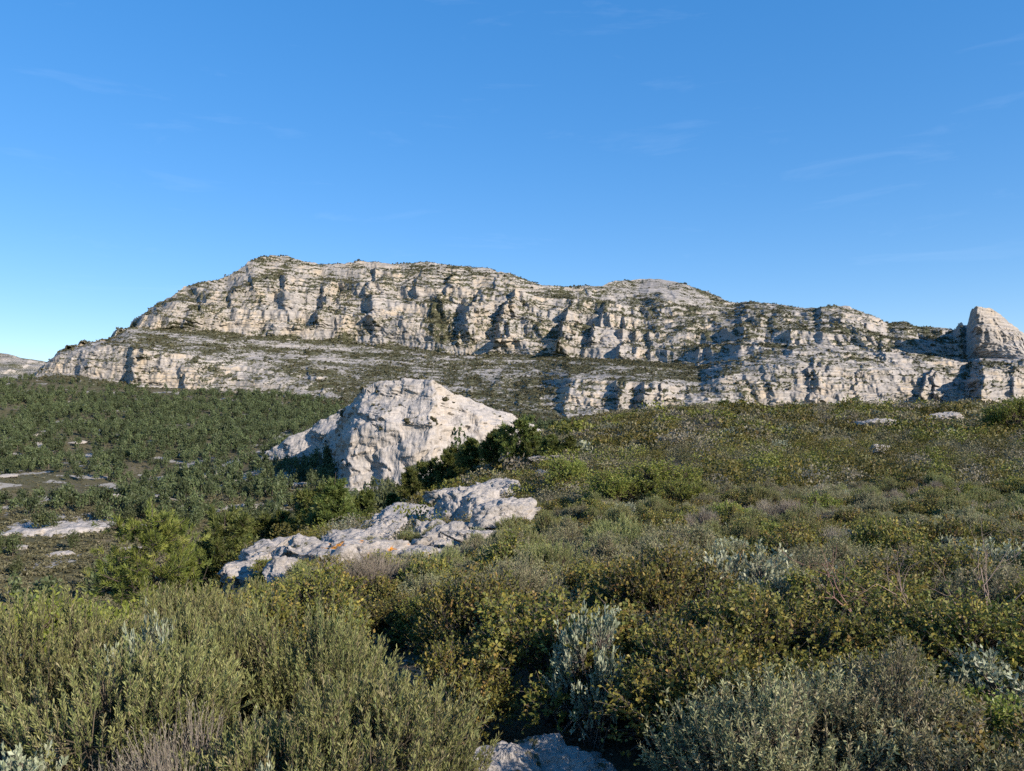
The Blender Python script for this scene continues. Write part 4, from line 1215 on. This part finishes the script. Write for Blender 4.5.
# scrub rooted on the ledges of the mountain and on the outcrop
def ledge_scrub(name, P, vg, n_want, seed, s0, s1, mask, nq, size):
    r = np.random.default_rng(seed)
    f = P.reshape(-1, 3); w = (np.clip(vg - .42, 0, 1) ** 1.5 * mask).ravel()
    A = np.linalg.norm(np.cross(np.gradient(P, axis=0), np.gradient(P, axis=1)), axis=2).ravel()
    w = w * A; w /= w.sum()
    k = r.choice(len(f), n_want, p=w)
    s = r.uniform(s0, s1, (n_want, 1)) * (1 + (r.random((n_want, 1)) < .08) * .9)
    return bake(name, [clump_proto(SCP, seed + v, nq, size, 1.0, 1.25, -.1, 6) for v in range(4)], r.integers(0, 4, n_want), f[k],
                s * np.ones((1, 3)), r.uniform(0, 6.28, n_want), r.uniform(.55, .95, (n_want, 1)) * np.ones((1, 3)), M_leaf)
mk = ((MOUNT['PX'] > -20) & (MOUNT['PX'] < 1060) & (MOUNT['T'] > .3) & (MOUNT['T'] < 4.02)).astype(float)
ledge_scrub('mountain_scrub', MOUNT['P'], MOUNT['veg'], 38000, 1200, .6, 1.6, mk, 20, 1.0)
ledge_scrub('outcrop_scrub', CR_P, CR_V, 700, 1300, .5, 1.2, np.ones(CR_V.shape), 30, .7)
# ------------------------------------------------------------------ small things
def branch_thing(px, Yb, h, seed, label, col=(.24,.18,.15), spread=.5):
    r = np.random.default_rng(seed)
    Vs, Fs, o_ = [], [], 0
    def grow(p, d, L, rad, depth):
        nonlocal o_
        q = p + d * L
        nseg = 4
        pts_ = [p]
        for k in range(nseg):
            d = unitv(d + r.normal(size=3) * .13)
            pts_.append(pts_[-1] + d * L / nseg)
        pts_ = np.array(pts_)
        rr_ = np.linspace(rad, rad * .6, nseg + 1)
        V, Fq = tubes(pts_[:-1], pts_[1:], rr_[:-1], rr_[1:])
        Vs.append(V); Fs.append(Fq + o_); o_ += len(V)
        if depth:
            for k in range(r.integers(2, 4)):
                i = r.integers(2, nseg + 1)
                grow(pts_[i], unitv(d + r.normal(size=3) * [.75, .45, .45] + [0, 0, .15]), L * r.uniform(.55, .8), rad * .55, depth - 1)
    grow(np.zeros(3), unitv(np.array([-.25, 0, 1.0])), h * .45, .011, 4)
    grow(np.zeros(3), unitv(np.array([.8, 0.1, .75])), h * .45, .010, 4)
    V = np.concatenate(Vs)
    me = raw_mesh('bare_branch', V, np.concatenate(Fs), np.tile([col], (len(V), 1)))
    o = link('bare_branch', me, M_wood)
    p = at(px, Yb)
    o.location = tuple(p)
    return tag(o, label, 'dead shrub')
branch_thing(952, 5.6, 1.55, 5, 'bare forked branch of a dead shrub rising from kermes oaks at the right')
branch_thing(885, 6.0, 1.35, 9, 'thin reddish bare branches left of the forked dead branch', (.20,.12,.10))
branch_thing(560, 5.0, .85, 14, 'small pale dead twig in front of the broad kermes oak', (.3,.26,.22))

# dead leaves and snapped twigs on the bare soil between the near bushes
rl = np.random.default_rng(71)
nl_ = 16000
Yl = rl.uniform(2.2, 12, nl_); Xl = rl.uniform(-1, 1, nl_) * (1.2 + .8 * Yl)
zl = zg(Xl, Yl) + rl.uniform(.004, .03, nl_)
dl = unitv(rl.normal(size=(nl_, 3)) * [1, 1, .22])
V, Fq = kites(rl, np.column_stack([Xl, Yl, zl]), dl, rl.uniform(.02, .05, nl_), rl.uniform(.010, .024, nl_))
LP = [((.16,.10,.055),3),((.20,.14,.08),3),((.12,.085,.055),3),((.24,.19,.13),1)]
ll_ = (V, Fq, np.repeat(pal(rl, LP, nl_), 4, 0))
nt_ = 1400
Yl = rl.uniform(2.2, 10, nt_); Xl = rl.uniform(-1, 1, nt_) * (1.2 + .8 * Yl)
p0 = np.column_stack([Xl, Yl, zg(Xl, Yl) + .012]); p1 = p0 + unitv(rl.normal(size=(nt_, 3)) * [1, 1, .15]) * rl.uniform(.06, .3, (nt_, 1))
V, Fq = tubes(p0, p1, .004, .002)
tag(link('leaf_litter', raw_mesh('leaf_litter', *join(ll_, (V, Fq, np.tile([[.15,.125,.10]], (len(V), 1))))), M_wood), kind='stuff')
ns_ = 420
Ys = rl.uniform(2.4, 13, ns_); Xs = rl.uniform(-1, 1, ns_) * (1.2 + .8 * Ys)
ss_ = rl.uniform(.012, .05, (ns_, 1)) * np.where(rl.random((ns_, 1)) < .1, 2, 1)
def pebble(seed):
    r = np.random.default_rng(seed)
    th = np.linspace(0, 2 * np.pi, 9)[:-1]
    rings = [(-.5, .7), (.1, 1.0), (.55, .72)]
    V = [[math.cos(t) * q * r.uniform(.8, 1.1), math.sin(t) * q * r.uniform(.7, 1.0), z * r.uniform(.8, 1.1)] for z, q in rings for t in th]
    V += [[0, 0, .66]]
    Fq = [[i * 8 + k, i * 8 + (k + 1) % 8, (i + 1) * 8 + (k + 1) % 8, (i + 1) * 8 + k] for i in range(2) for k in range(8)]
    tri = [[16 + k, 16 + (k + 1) % 8, 16 + (k + 2) % 8, 24] for k in range(0, 8, 2)]
    return np.array(V), np.array(Fq + tri), np.full((25, 3), .27) * [1.05, 1, .92]
bake('stone_gravel', [pebble(720 + v) for v in range(4)], rl.integers(0, 4, ns_), np.column_stack([Xs, Ys, zg(Xs, Ys)]), ss_ * np.array([[1, 1, .7]]), rl.uniform(0, 6.28, ns_), rl.uniform(.6, 1.1, (ns_, 1)) * np.ones((1, 3)), M_wood)

# patterns that were never used
for o in [o for o in bpy.data.objects if o.parent is None and o.location.z < -400]:
    for ch in list(o.children): bpy.data.objects.remove(ch)
    bpy.data.objects.remove(o)
